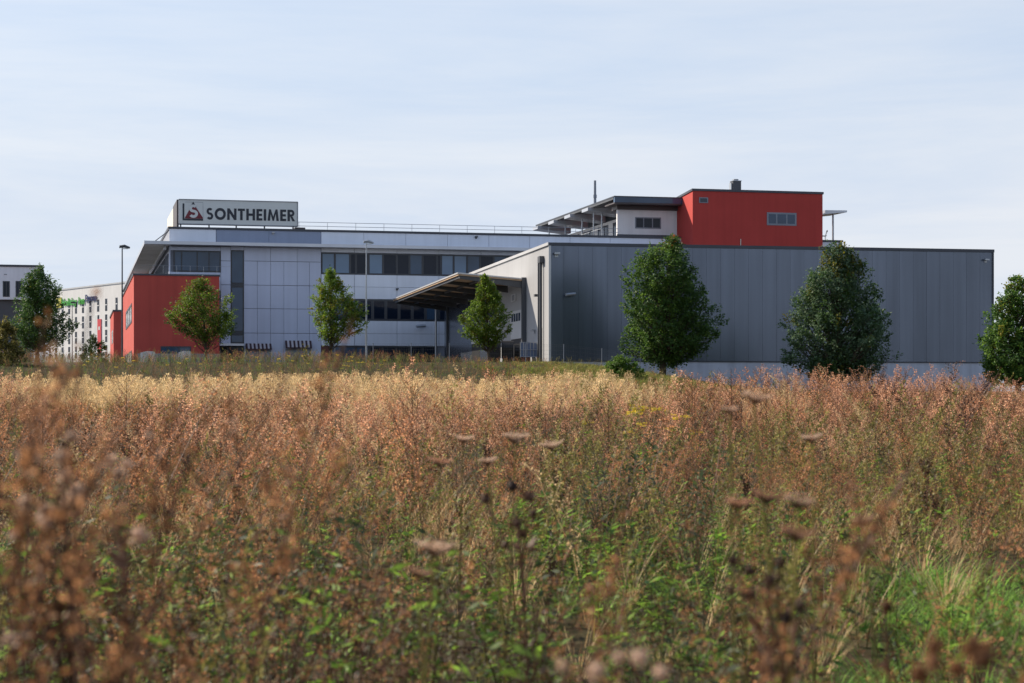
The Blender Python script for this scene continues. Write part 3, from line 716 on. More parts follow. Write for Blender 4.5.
wall_lamp(hall, HW, 985.3, 261, size=.18)
# downpipe on the side wall
b = MB(); t = HL.t(543.2)
HL.slab(b, t - .35, t + .35, HL.z(543, 263), HL.z(543, 256.5), .01, .3); p = HL.at(t, .16)
b.tube([(p.x, p.y, YARD - .3), (p.x, p.y, HL.z(543, 262))], [.09, .09], 8); p = HL.at(t + .7, .16); b.tube([(p.x, p.y, YARD - .3), (p.x, p.y, HL.z(541, 262))], [.06, .06], 8)
b.build('downpipe', M['steel'], hall)
wall_lamp(hall, HL, 539.5, 297, size=.25, mat='steel'); wall_lamp(hall, HL, 535, 331.5, size=.2)
# personnel door
b = MB(); ta, tb = HL.t(542.2), HL.t(538.2); HL.slab(b, ta, tb, YARD, HL.z(540, 328), -.02, .05); d = b.build('door', M['steel'], hall)
b = MB(); HL.slab(b, ta + .25, tb - .5, YARD + .9, HL.z(540, 332), .045, .07); b.build('door_pane', M['door_white'], d)
# sectional gates
def gate(xa, xb, ytop, ylow, yo):
    ta, tb = HL.t(xa), HL.t(xb); z1, z0 = HL.z(xa, ytop), HL.z(xa, ylow)
    b = MB(); HL.slab(b, min(ta, tb), max(ta, tb), z0, z1, -.02, .06); g = b.build('gate', M['door_white'], hall)
    b = MB()
    n = 4; lo, hi = min(ta, tb) + .2, max(ta, tb) - .2
    for k in range(n): HL.slab(b, lo + (hi - lo) * k / n + .12, lo + (hi - lo) * (k + 1) / n - .12, z0 + (z1 - z0) * .62, z0 + (z1 - z0) * .9, .05, .075)
    b.build('gate_window', M['glass_dark'], g)
    b = MB(); HL.slab(b, min(ta, tb), max(ta, tb), YARD, z0 - .01, -.02, .02); b.build('gate_opening', M['black'], hall)  # closed black sheet painted as the unlit interior below the gate
gate(522, 511.5, 309.5, 338, 345); gate(500, 489, 316, 341, 345); gate(480, 472, 322, 343, 345)
b = MB(); ta, tb = HL.t(516.2), HL.t(511.8); HL.slab(b, ta, tb, HL.z(516, 301), HL.z(516, 293.5), .01, .06); w = b.build('number_plate', M['door_white'], hall)
b = MB()
for q in (.28, .6): HL.slab(b, ta + (tb - ta) * q, ta + (tb - ta) * (q + .16), HL.z(516, 300), HL.z(516, 294.5), .055, .075)
b.build('plate_mark', M['frame_grey'], w)
# loading canopy
cz0, cz1 = HL.z(525.5, 280.6), 0
d0, d1 = 7.41, 41.6; wo_ = 4.6
zi, zo = EYE + 7.87 - .12, EYE + 8.21 - .12
def cq(d, o_): v = HL.at(d, o_); return v.x, v.y
def cz_(o_): return zi + (zo - zi) * o_ / wo_
b = MB(); pts = [cq(d0, .14), cq(d0, wo_), cq(d1, wo_), cq(d1, .14)]; zz = [zi, zo, zo, zi]
b.prism([(p[0], p[1], z, z + .1) for p, z in zip(pts, zz)], 0, 0); cpy = b.build('canopy', M['soffit_tan'], hall, label='monopitch loading canopy with a tan underside')
b = MB(); pts = [cq(d0 - .05, .14), cq(d0 - .05, wo_ + .06), cq(d1, wo_ + .06), cq(d1, .14)]
b.prism([(p[0], p[1], z + .103, z + .19) for p, z in zip(pts, zz)], 0, 0); b.build('roof_sheet', M['coping_light'], cpy)
for k in range(7):
    d = d0 + .1 + k * (d1 - d0 - .4) / 6; b = MB()
    a0, a1, a2, a3 = cq(d, .14), cq(d, wo_ - .1), cq(d + .22, wo_ - .1), cq(d + .22, .14)
    b.prism([(a0[0], a0[1], zi - .46, zi - .005), (a1[0], a1[1], zo - .2, zo - .005), (a2[0], a2[1], zo - .2, zo - .005), (a3[0], a3[1], zi - .46, zi - .005)], 0, 0)
    b.build('beam', M['steel'], cpy)
for o_ in (1.4, 2.8, 4.35):
    b = MB(); a0, a1, a2, a3 = cq(d0 + .34, o_), cq(d1 - .1, o_), cq(d1 - .1, o_ + .14), cq(d0 + .34, o_ + .14)
    z = cz_(o_); b.prism([a0, a1, a2, a3], z - .15, z - .015); b.build('purlin', M['steel'], cpy)
for d in (d0 + .1, d1 - .5):
    b = MB(); HL.slab(b, d - .16, d + .16, YARD - .2, zi + .25, .01, .14 if d > d0 + 1 else .3); b.build('post', M['steel'], cpy)
for (o_, d) in ((.9, d1 + .4),):
    p = cq(d, o_); b = MB(); b.tube([(p[0], p[1], YARD - .2), (p[0], p[1], cz_(o_) - .1)], [.09, .09], 8); b.build('post', M['galv'], cpy)

# ------------------------------------------------------------------ small red block, hotel, white building
kb = XY(113.6, 215.0)
rb = thing('red_building', 'narrow dark red rendered building behind the street lamp', 'building', (kb[0], kb[1], YARD))
BW = Wall(kb, (0.9737, 0.2281), (0.2281, -0.9737)); bz = BW.z(114, 311.5)
b = MB(); BW.slab(b, 0, 6, ZB, bz, -20, 0); w = b.build('wall', M['red'], rb)
b = MB(); BW.slab(b, -.1, 6.1, bz + .003, bz + .2, -20.1, .1); b.build('roof', M['coping'], rb)
BL = Wall(kb, (-0.2281, 0.9737), (-0.9737, -0.2281))
b = MB(); BL.slab(b, 2, 10, BL.z(113, 343), BL.z(113, 330), -.05, .04); w = b.build('window', M['glass_dark'], rb)

hq = XY(121.5, 372.0); hu = Vector((-0.733, 1.0)).normalized()
HTW = Wall(hq, (hu.x, hu.y), (-hu.y, hu.x) if -hu.y < 0 and hu.x < 0 else (hu.y, -hu.x))
if HTW.n.y > 0: HTW.n = -HTW.n
hotel = thing('hotel', 'pale hotel slab with a green and navy name sign and rows of narrow windows', 'hotel', (hq[0], hq[1], YARD))
hz = HTW.z(121.5, 283.4)
b = MB(); HTW.slab(b, -10, 36, ZB, hz, -16, 0); b.build('wall', M['hotel'], hotel)
b = MB(); HTW.slab(b, -10.1, 36.1, hz + .003, hz + .3, -16.1, .1); b.build('roof', M['coping_light'], hotel)
for r, (ya, yb) in enumerate(((297.6, 309), (313.6, 325), (329.2, 340.6), (344.6, 356))):
    z1, z0 = EYE + (HZ - ya) / FPX * 372, EYE + (HZ - yb) / FPX * 372
    for x in (116.6, 106.2, 98.2, 90.4, 83, 76, 69.2, 62.6, 56.2, 50, 44):
        t = HTW.t(x)
        if r == 0 and x in (106.2,): pass
        b = MB(); HTW.slab(b, t - .5, t + .5, z0 - .1, z1 + .1, -.05, .03); w = b.build('window', M['glass_dark'], hotel)
        b = MB(); HTW.slab(b, t - .44, t + .44, z0 + (z1 - z0) * .46, z0 + (z1 - z0) * .54, .025, .06); b.build('frame', M['hotel'], w)
def htext(txt, mat, xa, xb, ya, yb):
    ta, tb = HTW.t(xa), HTW.t(xb); zb, zt = EYE + (HZ - yb) / FPX * 374, EYE + (HZ - ya) / FPX * 374
    return ftext(txt, 'lettering', mat, hotel, HTW, ta, tb, zb, zt, .1, bold=.02, depth=.05)
htext('Holiday Inn', 'green_sign', 62.5, 85, 293.2, 303.5); htext('Express', 'navy_sign', 86, 97.2, 291.6, 300.8)
b = MB(); t = HTW.t(59.6); zc = EYE + (HZ - 299.5) / FPX * 384
b_ = [HTW.at(t + 1.6 * math.cos(a), .2) for a in [k * math.pi / 5 for k in range(10)]]
for k in range(10): pass
HTW.slab(b, t - 1.2, t + 1.2, zc - 1.1, zc + 1.1, .01, .2); b.build('sign_logo', M['yellow_sign'], hotel)
b = MB(); ta, tb = HTW.t(101.6), HTW.t(97.9); HTW.slab(b, min(ta, tb), max(ta, tb), EYE + (HZ - 353) / FPX * 375, EYE + (HZ - 318) / FPX * 375, .02, .12); bn = b.build('banner', M['banner'], hotel)
b = MB(); HTW.slab(b, HTW.t(98.0) + .05, HTW.t(95.2), EYE + (HZ - 353) / FPX * 376, EYE + (HZ - 314) / FPX * 376, .02, .11); b.build('banner', M['sign'], hotel)
b = MB(); HTW.slab(b, (ta + tb) / 2 - .35, (ta + tb) / 2 + .35, EYE + (HZ - 329) / FPX * 375, EYE + (HZ - 325.5) / FPX * 375, .115, .14); b.build('emblem', M['sign'], bn)

wq = XY(-30, 250.0)
wb = thing('white_building', 'white box shaped upper storey on a dark base behind the tree', 'building', (wq[0], wq[1], YARD))
WW = Wall(wq, (0.9737, 0.2281), (0.2281, -0.9737)); we = WW.t(42)
wz1, wz0 = WW.z(0, 266.6), WW.z(0, 299.4)
b = MB(); WW.slab(b, 0, we, wz0, wz1, -22, 0); b.build('upper_wall', M['white_dull'], wb)
b = MB(); WW.slab(b, .4, we - 1.5, ZB, wz0 - .01, -21, -.8); b.build('base_wall', M['steel'], wb)
b = MB(); WW.slab(b, -.1, we + .1, wz1 + .003, wz1 + .28, -22.1, .12); b.build('roof', M['coping'], wb)
for (xa, xb) in ((-22, -15), (-10, -3), (2.8, 9.8), (15.6, 22.4), (28.5, 35.5)):
    window(wb, WW, xa, 281, xb, 296.8, 'glass_dark', fw=.12, bars=(.5,))
b = MB(); WW.slab(b, WW.t(4), WW.t(7), WW.z(4, 274.6), WW.z(4, 274), .01, .06); b.build('vent', M['frame_grey'], wb)
for (xa, xb) in ((-12, 0), (2, 12), (14, 24), (27, 37)):
    window(wb, WW, xa, 322, xb, 344, 'glass_mid', fw=.15, bars=(.5,), off=-.78)

# ------------------------------------------------------------------ yard things
def lamp(px, ytop, Y, label, head=1.0, size=0.7):
    x, y = XY(px, Y); zg = gz(x, Y); zt = EYE + (HZ - ytop) / FPX * Y
    t = thing('street_lamp', label, 'street lamp', (x, y, zg), 'street lamps along the yard')
    b = MB(); h = zt - zg
    b.tube([(x, y, zg - .2), (x, y, zg + h * .2), (x, y, zt - .12)], [.10 * size, .09 * size, .055 * size], 10); b.build('pole', M['steel' if head < 0 else 'galv'], t)
    s = 1 if head > 0 else -1
    b = MB(); b.tube([(x - .25 * size, y, zt - .14), (x - .2 * size, y, zt - .04), (x + .2 * size, y, zt - .01), (x + .72 * size, y, zt - .12)], [.03, .13 * size, .16 * size, .09 * size], 10)
    hd = b.build('lamp_head', M['steel' if head < 0 else 'galv'], t)
    b = MB(); b.box((x + .28 * size, y, zt - .2), .55 * size, .22 * size, .05); b.build('lamp_glass', M['sign'], hd)
lamp(122.2, 246, 124, 'tall black street lamp at the left corner of the red volume', -1)
lamp(366.3, 241, 115, 'slim grey street lamp before the ribbon windows', 1, .62)
lamp(72.2, 302, 230, 'small distant street lamp before the hotel facade', -1)

# wire fence on top of the bank
fy = 114.5
f0, f1 = XY(335, fy), XY(640, fy)
fz = YARD - .02
fence = thing('wire_fence', 'thin grey wire mesh fence on posts along the top of the bank', 'fence', ((f0[0] + f1[0]) / 2, fy, fz))
n = 9
for k in range(n):
    x = f0[0] + (f1[0] - f0[0]) * k / (n - 1); zg = gz(x, fy); b = MB(); b.tube([(x, fy, zg - .2), (x, fy, zg + 1.25)], [.025, .025], 6); b.build('post', M['frame_grey'], fence)
b = MB()
for k in range(n - 1):
    xa, xb = f0[0] + (f1[0] - f0[0]) * k / (n - 1), f0[0] + (f1[0] - f0[0]) * (k + 1) / (n - 1)
    za, zb = gz(xa, fy), gz(xb, fy)
    for h in (.1, .35, .6, .85, 1.1, 1.2): b.tube([(xa, fy, za + h), (xb, fy, zb + h)], [.003, .003], 3, cap=False)
    for q in range(1, 16):
        xx = xa + (xb - xa) * q / 16; zz_ = za + (zb - za) * q / 16; b.tube([(xx, fy, zz_ + .1), (xx, fy, zz_ + 1.2)], [.0018, .0018], 3, cap=False)
b.build('wire_mesh', M['steel'], fence)

# black containers, blue crate, white stones
def container(x0, x1, ytop, Y, label, n=4):
    a, bb = XY(x0, Y), XY(x1, Y); zt = EYE + (HZ - ytop) / FPX * Y
    t = thing('waste_container', label, 'container', ((a[0] + bb[0]) / 2, Y, YARD), 'black containers at the hall wall')
    h = zt - YARD; cx = (a[0] + bb[0]) / 2; w = bb[0] - a[0]
    b = MB(); b.prism([(a[0] + .06, Y), (bb[0] - .06, Y), (bb[0] - .06, Y + 1.1), (a[0] + .06, Y + 1.1)], YARD + .12, YARD + h * .62)
    for k in range(5):
        xx = a[0] + .1 + (w - .2) * (k + .5) / 5; b.box((xx, Y - .025, YARD + .2), .06, .046, h * .4)
    b.build('body', M['black'], t)
    b = MB(); b.prism([(a[0], Y - .05), (bb[0], Y - .05), (bb[0], Y + 1.15), (a[0], Y + 1.15)], YARD + h * .63, YARD + h * .68)
    b.tube([(a[0], Y + .55, YARD + h * .6), (bb[0], Y + .55, YARD + h * .6)], [.58, .58], 14); b.build('lid', M['black'], t)
    for sx in (a[0] + .2, bb[0] - .2):
        for yy in (Y + .15, Y + .95):
            b = MB(); b.tube([(sx - .04, yy, YARD + .1), (sx + .04, yy, YARD + .1)], [.1, .1], 10); b.build('wheel', M['steel'], t)
container(489.3, 500.8, 338.6, 121.5, 'black lidded waste container beside the small tree trunk')
container(501.4, 513.6, 338.8, 121.8, 'black lidded waste container in the middle of three')
container(514.2, 524.5, 343.5, 122.6, 'lower black waste container beside the blue grey crate')
a, b2 = XY(520.3, 121), XY(537, 121)
ct = thing('pallet_crate', 'blue grey crate on a rust coloured pallet near the hall door', 'crate', ((a[0] + b2[0]) / 2, 121, YARD))
b = MB(); b.prism([(a[0], 121), (b2[0], 121), (b2[0], 122), (a[0], 122)], YARD + .55, YARD + 1.45); b.build('tank', M['crate_blue'], ct)
b = MB()
for q in range(6):
    xx = a[0] + (b2[0] - a[0]) * q / 5; b.tube([(xx, 120.96, YARD + .5), (xx, 120.96, YARD + 1.5)], [.018, .018], 5)
for z in (.56, 1.0, 1.48): b.tube([(a[0] - .03, 120.94, YARD + z), (b2[0] + .03, 120.94, YARD + z)], [.02, .02], 5)
b.build('cage', M['galv'], ct)
b = MB(); b.prism([(a[0] + .05, 121), (a[0] + .65, 121), (a[0] + .65, 122), (a[0] + .05, 122)], YARD + .01, YARD + .54); b.build('pallet', M['brick'], ct)
for (xa, xb, yt, lab) in ((140.5, 154, 351.4, 'white rough stone block beside the black street lamp'), (178.5, 190, 351.2, 'white rough stone block beneath the small maple tree')):
    Y = 132.0; pa, pb = XY(xa, Y), XY(xb, Y); zt = EYE + (HZ - yt) / FPX * Y; b = MB()
    cx = (pa[0] + pb[0]) / 2; zg = gz(cx, Y)
    w = (pb[0] - pa[0]); b.prism([(pa[0], Y, zg, zt - .08), (cx, Y - .12, zg, zt + .02), (pb[0], Y + .03, zg, zt), (pb[0] - .05, Y + .8, zg, zt - .1), (cx, Y + .9, zg, zt), (pa[0] + .04, Y + .8, zg, zt - .04)], 0, 0)
    o = b.build('stone_block', M['stone'], loc=(cx, Y, zg)); tag(o, lab, 'stone', 'white stone blocks before the red volume')
Y = 133.5; pa, pb = XY(138, Y), XY(217, Y); zt = EYE + (HZ - 354.6) / FPX * Y
b = MB(); b.prism([(pa[0], Y), (pb[0], Y + 1), (pb[0], Y + 1.3), (pa[0], Y + .3)], YARD - .2, zt)
b.prism([(pa[0] - .03, Y - .04), (pb[0] + .03, Y + .96), (pb[0] + .03, Y + 1.34), (pa[0] - .03, Y + .34)], zt + .003, zt + .08)
o = b.build('garden_wall', M['frame_grey'], loc=(pa[0], Y, YARD)); tag(o, 'low grey concrete wall at the foot of the red volume', 'wall')

# ------------------------------------------------------------------ trees
def tree(px, Y, ybase, rows, label, mats, nleaf, lsize, clump=0.32, group='trees along the yard', trunk=0.12, seed=1, tint=None, kindname='deciduous_tree', gaps=0.0, depth=0.92):
    """rows: (picture y, left px, right px) of the crown's outline from top to bottom"""
    rnd = random.Random(seed); sc = Y / FPX
    x0, _ = XY(px, Y); zg = EYE + (HZ - ybase) * sc
    zg = min(zg, gz(x0, Y)) if abs(zg - gz(x0, Y)) < 1.5 else gz(x0, Y)
    t = thing(kindname, label, 'tree', (x0, Y, zg), group)
    R_ = [(EYE + (HZ - y) * sc, (l - 512) * sc, (r - 512) * sc) for y, l, r in rows]
    zt, zb = R_[0][0], R_[-1][0]
    def sec(z):
        for k in range(len(R_) - 1):
            if R_[k][0] >= z >= R_[k + 1][0]:
                f = (R_[k][0] - z) / max(1e-6, R_[k][0] - R_[k + 1][0])
                return (R_[k][1] * (1 - f) + R_[k + 1][1] * f, R_[k][2] * (1 - f) + R_[k + 1][2] * f)
        return (x0 - .05, x0 + .05)
    # sprigs: each a shoot that starts inside the crown and points out and up
    cl = []; wmax = max(r - l for _, l, r in R_)
    want = int(nleaf / 34 * 1.6); ph = [rnd.uniform(0, 6.28) for _ in range(6)]
    def lump(a, z):
        return 1 + .17 * math.sin(3 * a + ph[0] + z * 1.1) + .13 * math.sin(5 * a - z * 2.3 + ph[1]) + .08 * math.sin(2 * a + z * 4.1 + ph[2])
    while len(cl) < want:
        z = rnd.uniform(zb, zt); l, r = sec(z); w = (r - l) / 2
        if rnd.random() > (w / (wmax / 2)) ** 1.0 + .10: continue
        rad = math.sqrt(rnd.uniform(.10, 1)) * .93; a = rnd.uniform(0, 2 * math.pi)
        rr = rad * lump(a, z)
        if abs(math.cos(a)) > .6: rr = min(rr, 1.12)
        x = (l + r) / 2 + w * rr * math.cos(a); y = Y + w * depth * rr * math.sin(a)
        hole = math.sin(x * 2.6 / wmax * 3 + ph[3]) + math.sin(y * 2.9 / wmax * 3 + ph[4]) + math.sin(z * 3.3 / wmax * 3 + ph[5]) + .6 * math.sin((x + z) * 15 / wmax)
        if hole < -2.0 and rad > .5: continue
        cl.append((x, y, z, rad))
    b = MB()
    top = Vector((x0 + (R_[0][1] + R_[0][2]) / 2 * 0 + ((R_[0][1] + R_[0][2]) / 2 - x0), Y, zt - .2))
    H = zt - zg; base = Vector((x0, Y, zg - .15))
    sp = [base + Vector((0, 0, H * .0)), base.lerp(top, .2) + Vector((rnd.uniform(-.05, .05), 0, 0)), base.lerp(top, .45), base.lerp(top, .7), top]
    b.tube([tuple(p) for p in sp], [trunk * 1.25, trunk, trunk * .72, trunk * .42, .012], 9)
    b.build('trunk', M['bark'], t)
    b = MB()
    limbs = rnd.sample(cl, min(len(cl), max(26, want // 4)))
    for (x, y, z, rad) in limbs:
        f = max(.16, min(.9, (z - zg) / H - .12 - rad * .12)); p = base.lerp(top, f); q = Vector((x, y, z)); m_ = p.lerp(q, .5) + Vector((0, 0, -.04 * H * rad))
        b.tube([tuple(p), tuple(m_), tuple(q)], [trunk * .34 * (1 - f * .6), trunk * .2 * (1 - f * .6), .008], 5, cap=False)
    b.build('branch', M['bark'], t)
    b = MB()
    cr_ = clump * wmax / 3.2
    for (x, y, z, rad) in cl:
        nl = int(rnd.gauss(34, 9)); out = Vector((x - x0, y - Y, .30 * wmax + .25 * (z - zb))).normalized()
        out = (out + Vector((rnd.uniform(-.45, .45), rnd.uniform(-.45, .45), rnd.uniform(-.3, .4)))).normalized()
        ln = cr_ * rnd.uniform(1.2, 2.6); th = cr_ * rnd.uniform(.28, .5)
        mi_c = 0
        if tint:
            for (mi_t, fn) in tint:
                if rnd.random() < fn((z - zb) / (zt - zb), (x - x0) / (wmax / 2)): mi_c = mi_t
        c0 = Vector((x, y, z)) - out * ln * .55
        for _ in range(max(8, nl)):
            g = rnd.uniform(0, 1) ** .8; tt_ = th * (1.15 - g * .7)
            p = c0 + out * ln * g + Vector((rnd.gauss(0, tt_), rnd.gauss(0, tt_), rnd.gauss(0, tt_ * .8)))
            d = (out * .6 + Vector((rnd.uniform(-1, 1), rnd.uniform(-1, 1), rnd.uniform(-1.2, .3)))).normalized()
            nr = Vector((rnd.uniform(-.8, .8), rnd.uniform(-.8, .8), 1.0))
            s = lsize * .82 * rnd.uniform(.55, 1.25)
            mi = mi_c if rnd.random() < .85 else 0
            i = len(b.v); sd_ = d.cross(nr)
            if sd_.length < 1e-4: continue
            sd_.normalize(); q = p + d * s * .45; up = d.cross(sd_) * s * .12
            b.v += [tuple(p), tuple(q + sd_ * s * .36 + up), tuple(p + d * s), tuple(q - sd_ * s * .36 + up)]
            b.f += [(i, i + 1, i + 2), (i, i + 2, i + 3)]; b.m += [mi, mi]
    b.build('crown', [M[m] for m in mats], t)
    return t
tree(37.5, 118, 352, [(268, 36, 40), (276, 30, 46), (290, 22, 62), (302, 20, 60), (312, 14, 66), (326, 10, 72), (338, 13, 66), (348, 22, 55)],
     'dark green broad tree before the white and dark building', ['leaf_d', 'leaf_y'], 11500, .17, seed=3, clump=.30, tint=[(1, lambda h, s: .08 if h < .4 else .02)])
tree(207, 121, 356, [(280.5, 199, 205), (287, 188, 213), (296, 178, 226), (305, 170, 234), (314, 169, 238), (323, 168, 238), (330, 180, 236), (336, 192, 229), (340, 200, 214)],
     'round green maple with orange tinged tips before the red wall', ['leaf_b', 'leaf_d', 'leaf_o', 'leaf_y'], 7800, .17, seed=5, clump=.26, trunk=.075,
     tint=[(1, lambda h, s: .2 if h < .4 else .05), (3, lambda h, s: .12 if h > .5 else .03), (2, lambda h, s: .10 if s < -.6 else .01)])  # dark leaves set low paint shade into the crown's underside
tree(331, 114, 360, [(272, 329, 333), (279, 321, 341), (289, 317, 348), (300, 314, 358), (312, 312, 366), (323, 313, 365), (333, 317, 360), (341, 323, 340)],
     'yellow green small tree beside the slim grey street lamp', ['leaf_b', 'leaf_y', 'leaf_d'], 8000, .16, seed=8, clump=.25, trunk=.075, tint=[(1, lambda h, s: .22), (2, lambda h, s: .15 if h < .4 and s > 0 else .03)])  # dark leaves at lower right paint the shaded side of the crown
tree(489.5, 113, 362, [(277, 483, 487), (285, 480, 493), (296, 476, 500), (306, 472, 508), (316, 462, 511), (325, 459, 510), (334, 462, 506), (341, 472, 499), (346, 482, 493)],
     'bright green pointed young tree before the loading canopy', ['leaf_b', 'leaf_y', 'leaf_a'], 7800, .16, seed=11, clump=.25, trunk=.085, tint=[(1, lambda h, s: .14), (2, lambda h, s: .12)])
tree(662.5, 107, 373, [(238, 667, 672), (246, 658, 684), (258, 634, 692), (268, 628, 696), (282, 626, 702), (296, 625, 706), (308, 623, 714), (322, 621, 719), (336, 622, 716), (348, 626, 708), (357, 634, 690), (364, 648, 678)],
     'tall dark green lime tree standing before the grey cladding on a short trunk', ['leaf_d', 'leaf_a', 'leaf_o'], 22000, .19, seed=13, clump=.2, trunk=.17, tint=[(1, lambda h, s: .45 if s < .2 else .2), (2, lambda h, s: .25 if h > .94 else 0)])  # lighter leaves towards the left paint the sunlit side into the crown
tree(838, 103, 383, [(246, 834, 841), (254, 820, 856), (266, 826, 862), (276, 806, 866), (288, 799, 871), (300, 794, 874), (312, 789, 888), (326, 786, 895), (342, 785, 894), (358, 789, 890), (370, 796, 882), (382, 808, 868)],
     'broad grey green tree nearest the right end of the hall, as tall as its roof', ['leaf_g', 'leaf_d', 'leaf_y'], 25000, .19, seed=23, clump=.19, trunk=.17, tint=[(1, lambda h, s: .4), (2, lambda h, s: .38 if h > .74 and abs(s) < .4 else .015)])
tree(1018, 98, 388, [(279, 1014, 1020), (292, 1002, 1034), (306, 994, 1046), (320, 988, 1052), (334, 980, 1058), (348, 975, 1062), (362, 976, 1062), (374, 984, 1056), (384, 994, 1046)],
     'bushy tree with orange patches past the end of the hall', ['leaf_d', 'leaf_a', 'leaf_y', 'leaf_o'], 17000, .19, seed=19, clump=.21, trunk=.15, tint=[(1, lambda h, s: .4), (2, lambda h, s: .2 if h > .5 else .06), (3, lambda h, s: .02 if h > .4 else 0)])
def bush(px, Y, x0, x1, ytop, ybase, label, mat, nl, seed, name='shrub', ls=.12):
    tree(px, Y, ybase, [(ytop, px - 2, px + 2), (ytop + (ybase - ytop) * .25, x0 + (px - x0) * .45, x1 - (x1 - px) * .45), (ytop + (ybase - ytop) * .6, x0, x1), (ybase, x0 + 2, x1 - 2)], label, mat, nl, ls, seed=seed, clump=.22, trunk=.05, group=None, kindname=name)
bush(621, 99, 597, 646, 357, 382, 'mid green rounded shrub on the grassy bank beside the lime tree', ['leaf_a', 'g_olive'], 5200, 23, ls=.13)
bush(6, 105, -14, 24, 318, 372, 'olive green overgrown shrub at the edge of the field beneath the dark tree', ['g_olive', 'leaf_a'], 6000, 29, ls=.15)
bush(92, 170, 78, 112, 336, 366, 'dark low shrub before the hotel windows', ['leaf_d', 'g_olive'], 2500, 31, ls=.2)

# ------------------------------------------------------------------ field plants
PROTO = {}
def proto(key, fn, mats, n):
    out = []
    for k in range(n):
        mb = MB(); fn(mb, k); out.append(mb.mesh(key + '_mesh', [M[m] for m in mats]))
    PROTO[key] = out
U = random.uniform
def weed_red(mb, k, h=1.0, nb=15, ns=11, ss=.016, upright=.8):
    lean = Vector((U(-.35, .35), U(-.35, .35), 0))
    st = lambda f: Vector((0, 0, h * f)) + lean * f * f * h
    mb.tube([st(0), st(.5), st(1)], [.004, .003, .0012], 3, 0, False)
    for i in range(nb):
        f = .3 + .7 * (i + U(0, 1)) / nb; a = U(0, 6.28); l = h * U(.14, .34) * (1.25 - f * .75)
        d = Vector((math.cos(a), math.sin(a), upright * U(.6, 1.5))).normalized(); p = st(f); q = p + d * l
        mb.leaf(p, d, .0045, l * 1.02, None, 0)
        for j in range(ns):
            g = U(.25, 1.05); c = p + d * l * g + Vector((U(-1, 1), U(-1, 1), U(-1, 1))) * .022
            mb.leaf(c, (U(-1, 1), U(-1, 1), U(-.6, 1)), ss * U(.5, 1), ss * U(.8, 1.7), None, 1)
    for i in range(12):
        c = st(U(.8, 1.04)); mb.leaf(c + Vector((U(-1, 1), U(-1, 1), U(-1, 1))) * .02, (U(-1, 1), U(-1, 1), U(0, 1)), ss * .7, ss * 1.4, None, 1)
def plume(mb, k):
    h = 1.15; lean = Vector((U(-.15, .15), U(-.15, .15), 0)); st = lambda f: Vector((0, 0, h * f)) + lean * f * f
    mb.tube([st(0), st(.5), st(1)], [.004, .003, .0015], 3, 0, False)
    for i in range(150):
        f = 1 - .36 * U(0, 1) ** 1.1; r = .085 * math.sin(min(1, (1.02 - f) / .36 + .12) * 2.4) ; a = U(0, 6.28)
        p = st(f) + Vector((math.cos(a), math.sin(a), 0)) * r * U(.2, 1)
        mb.leaf(p, (math.cos(a) * .6, math.sin(a) * .6, U(.4, 1.3)), .013, U(.03, .055), None, 1)
    for i in range(16):
        a = U(0, 6.28); f = U(.1, .66); mb.leaf(st(f), (math.cos(a), math.sin(a), U(-.2, .5)), .014, U(.06, .12), None, 2)
def grass(mb, k, n=46, h=.5, w=.008, bend=1.0, spread=.12):
    for i in range(n):
        a = U(0, 6.28); r = U(0, spread); mb.blade((r * math.cos(a), r * math.sin(a), 0), (math.cos(a) * U(.1, .6), math.sin(a) * U(.1, .6), 1), h * U(.55, 1.15), w * U(.7, 1.3), bend * U(.3, 1.5), 0 if U(0, 1) < .85 else 1, 4)
def herb(mb, k, h=.5, n=46, w=.03, l=.08):
    for s in range(3):
        lean = Vector((U(-.3, .3), U(-.3, .3), 0)); hh = h * U(.6, 1.1); ox = Vector((U(-.06, .06), U(-.06, .06), 0)); st = lambda f: ox + Vector((0, 0, hh * f)) + lean * f * f * hh
        mb.tube([st(0), st(.5), st(1)], [.004, .003, .0015], 3, 1, False)
        for i in range(n // 3):
            f = U(.12, 1.0); a = U(0, 6.28); s_ = U(.6, 1.2)
            mb.leaf(st(f), (math.cos(a), math.sin(a), U(-.3, .7)), w * s_, l * s_, (U(-.4, .4), U(-.4, .4), 1), 0)
def dock(mb, k, h=.95):
    lean = Vector((U(-.12, .12), U(-.12, .12), 0)); st = lambda f: Vector((0, 0, h * f)) + lean * f * f
    mb.tube([st(0), st(.5), st(1)], [.006, .005, .002], 4, 0, False)
    for br in range(6):
        a = U(0, 6.28); f0_ = U(.4, .85); d = Vector((math.cos(a) * .45, math.sin(a) * .45, 1)).normalized() if br else Vector((0, 0, 1)); l = (.28 if br else .4) * U(.8, 1.2) * h; p = st(f0_)
        mb.leaf(p, d, .005, l, None, 0)
        for i in range(60):
            g = U(.1, 1); c = p + d * l * g; a2 = U(0, 6.28); mb.leaf(c, (math.cos(a2), math.sin(a2), U(-.4, .8)), .014, U(.014, .034), None, 1)
def yarrow(mb, k, h=.9):
    """stalk with flat flower heads"""
    lean = Vector((U(-.1, .1), U(-.1, .1), 0)); st = lambda f: Vector((0, 0, h * f)) + lean * f * f
    mb.tube([st(0), st(1)], [.004, .002], 3, 0, False)
    for i in range(20):
        a = U(0, 6.28); f = U(.2, .85); mb.leaf(st(f), (math.cos(a), math.sin(a), .4), .014, .08, None, 0)
    for br in range(7):
        a = U(0, 6.28); e = st(1) + Vector((math.cos(a), math.sin(a), U(-.4, .3))) * U(.02, .14); mb.leaf(st(.8), e - st(.8), .004, (e - st(.8)).length, None, 0)
        for i in range(26):
            mb.leaf(e + Vector((U(-1, 1), U(-1, 1), U(-.4, .4))) * .035, (U(-1, 1), U(-1, 1), .5), .014, .022, (0, 0, 1), 1)
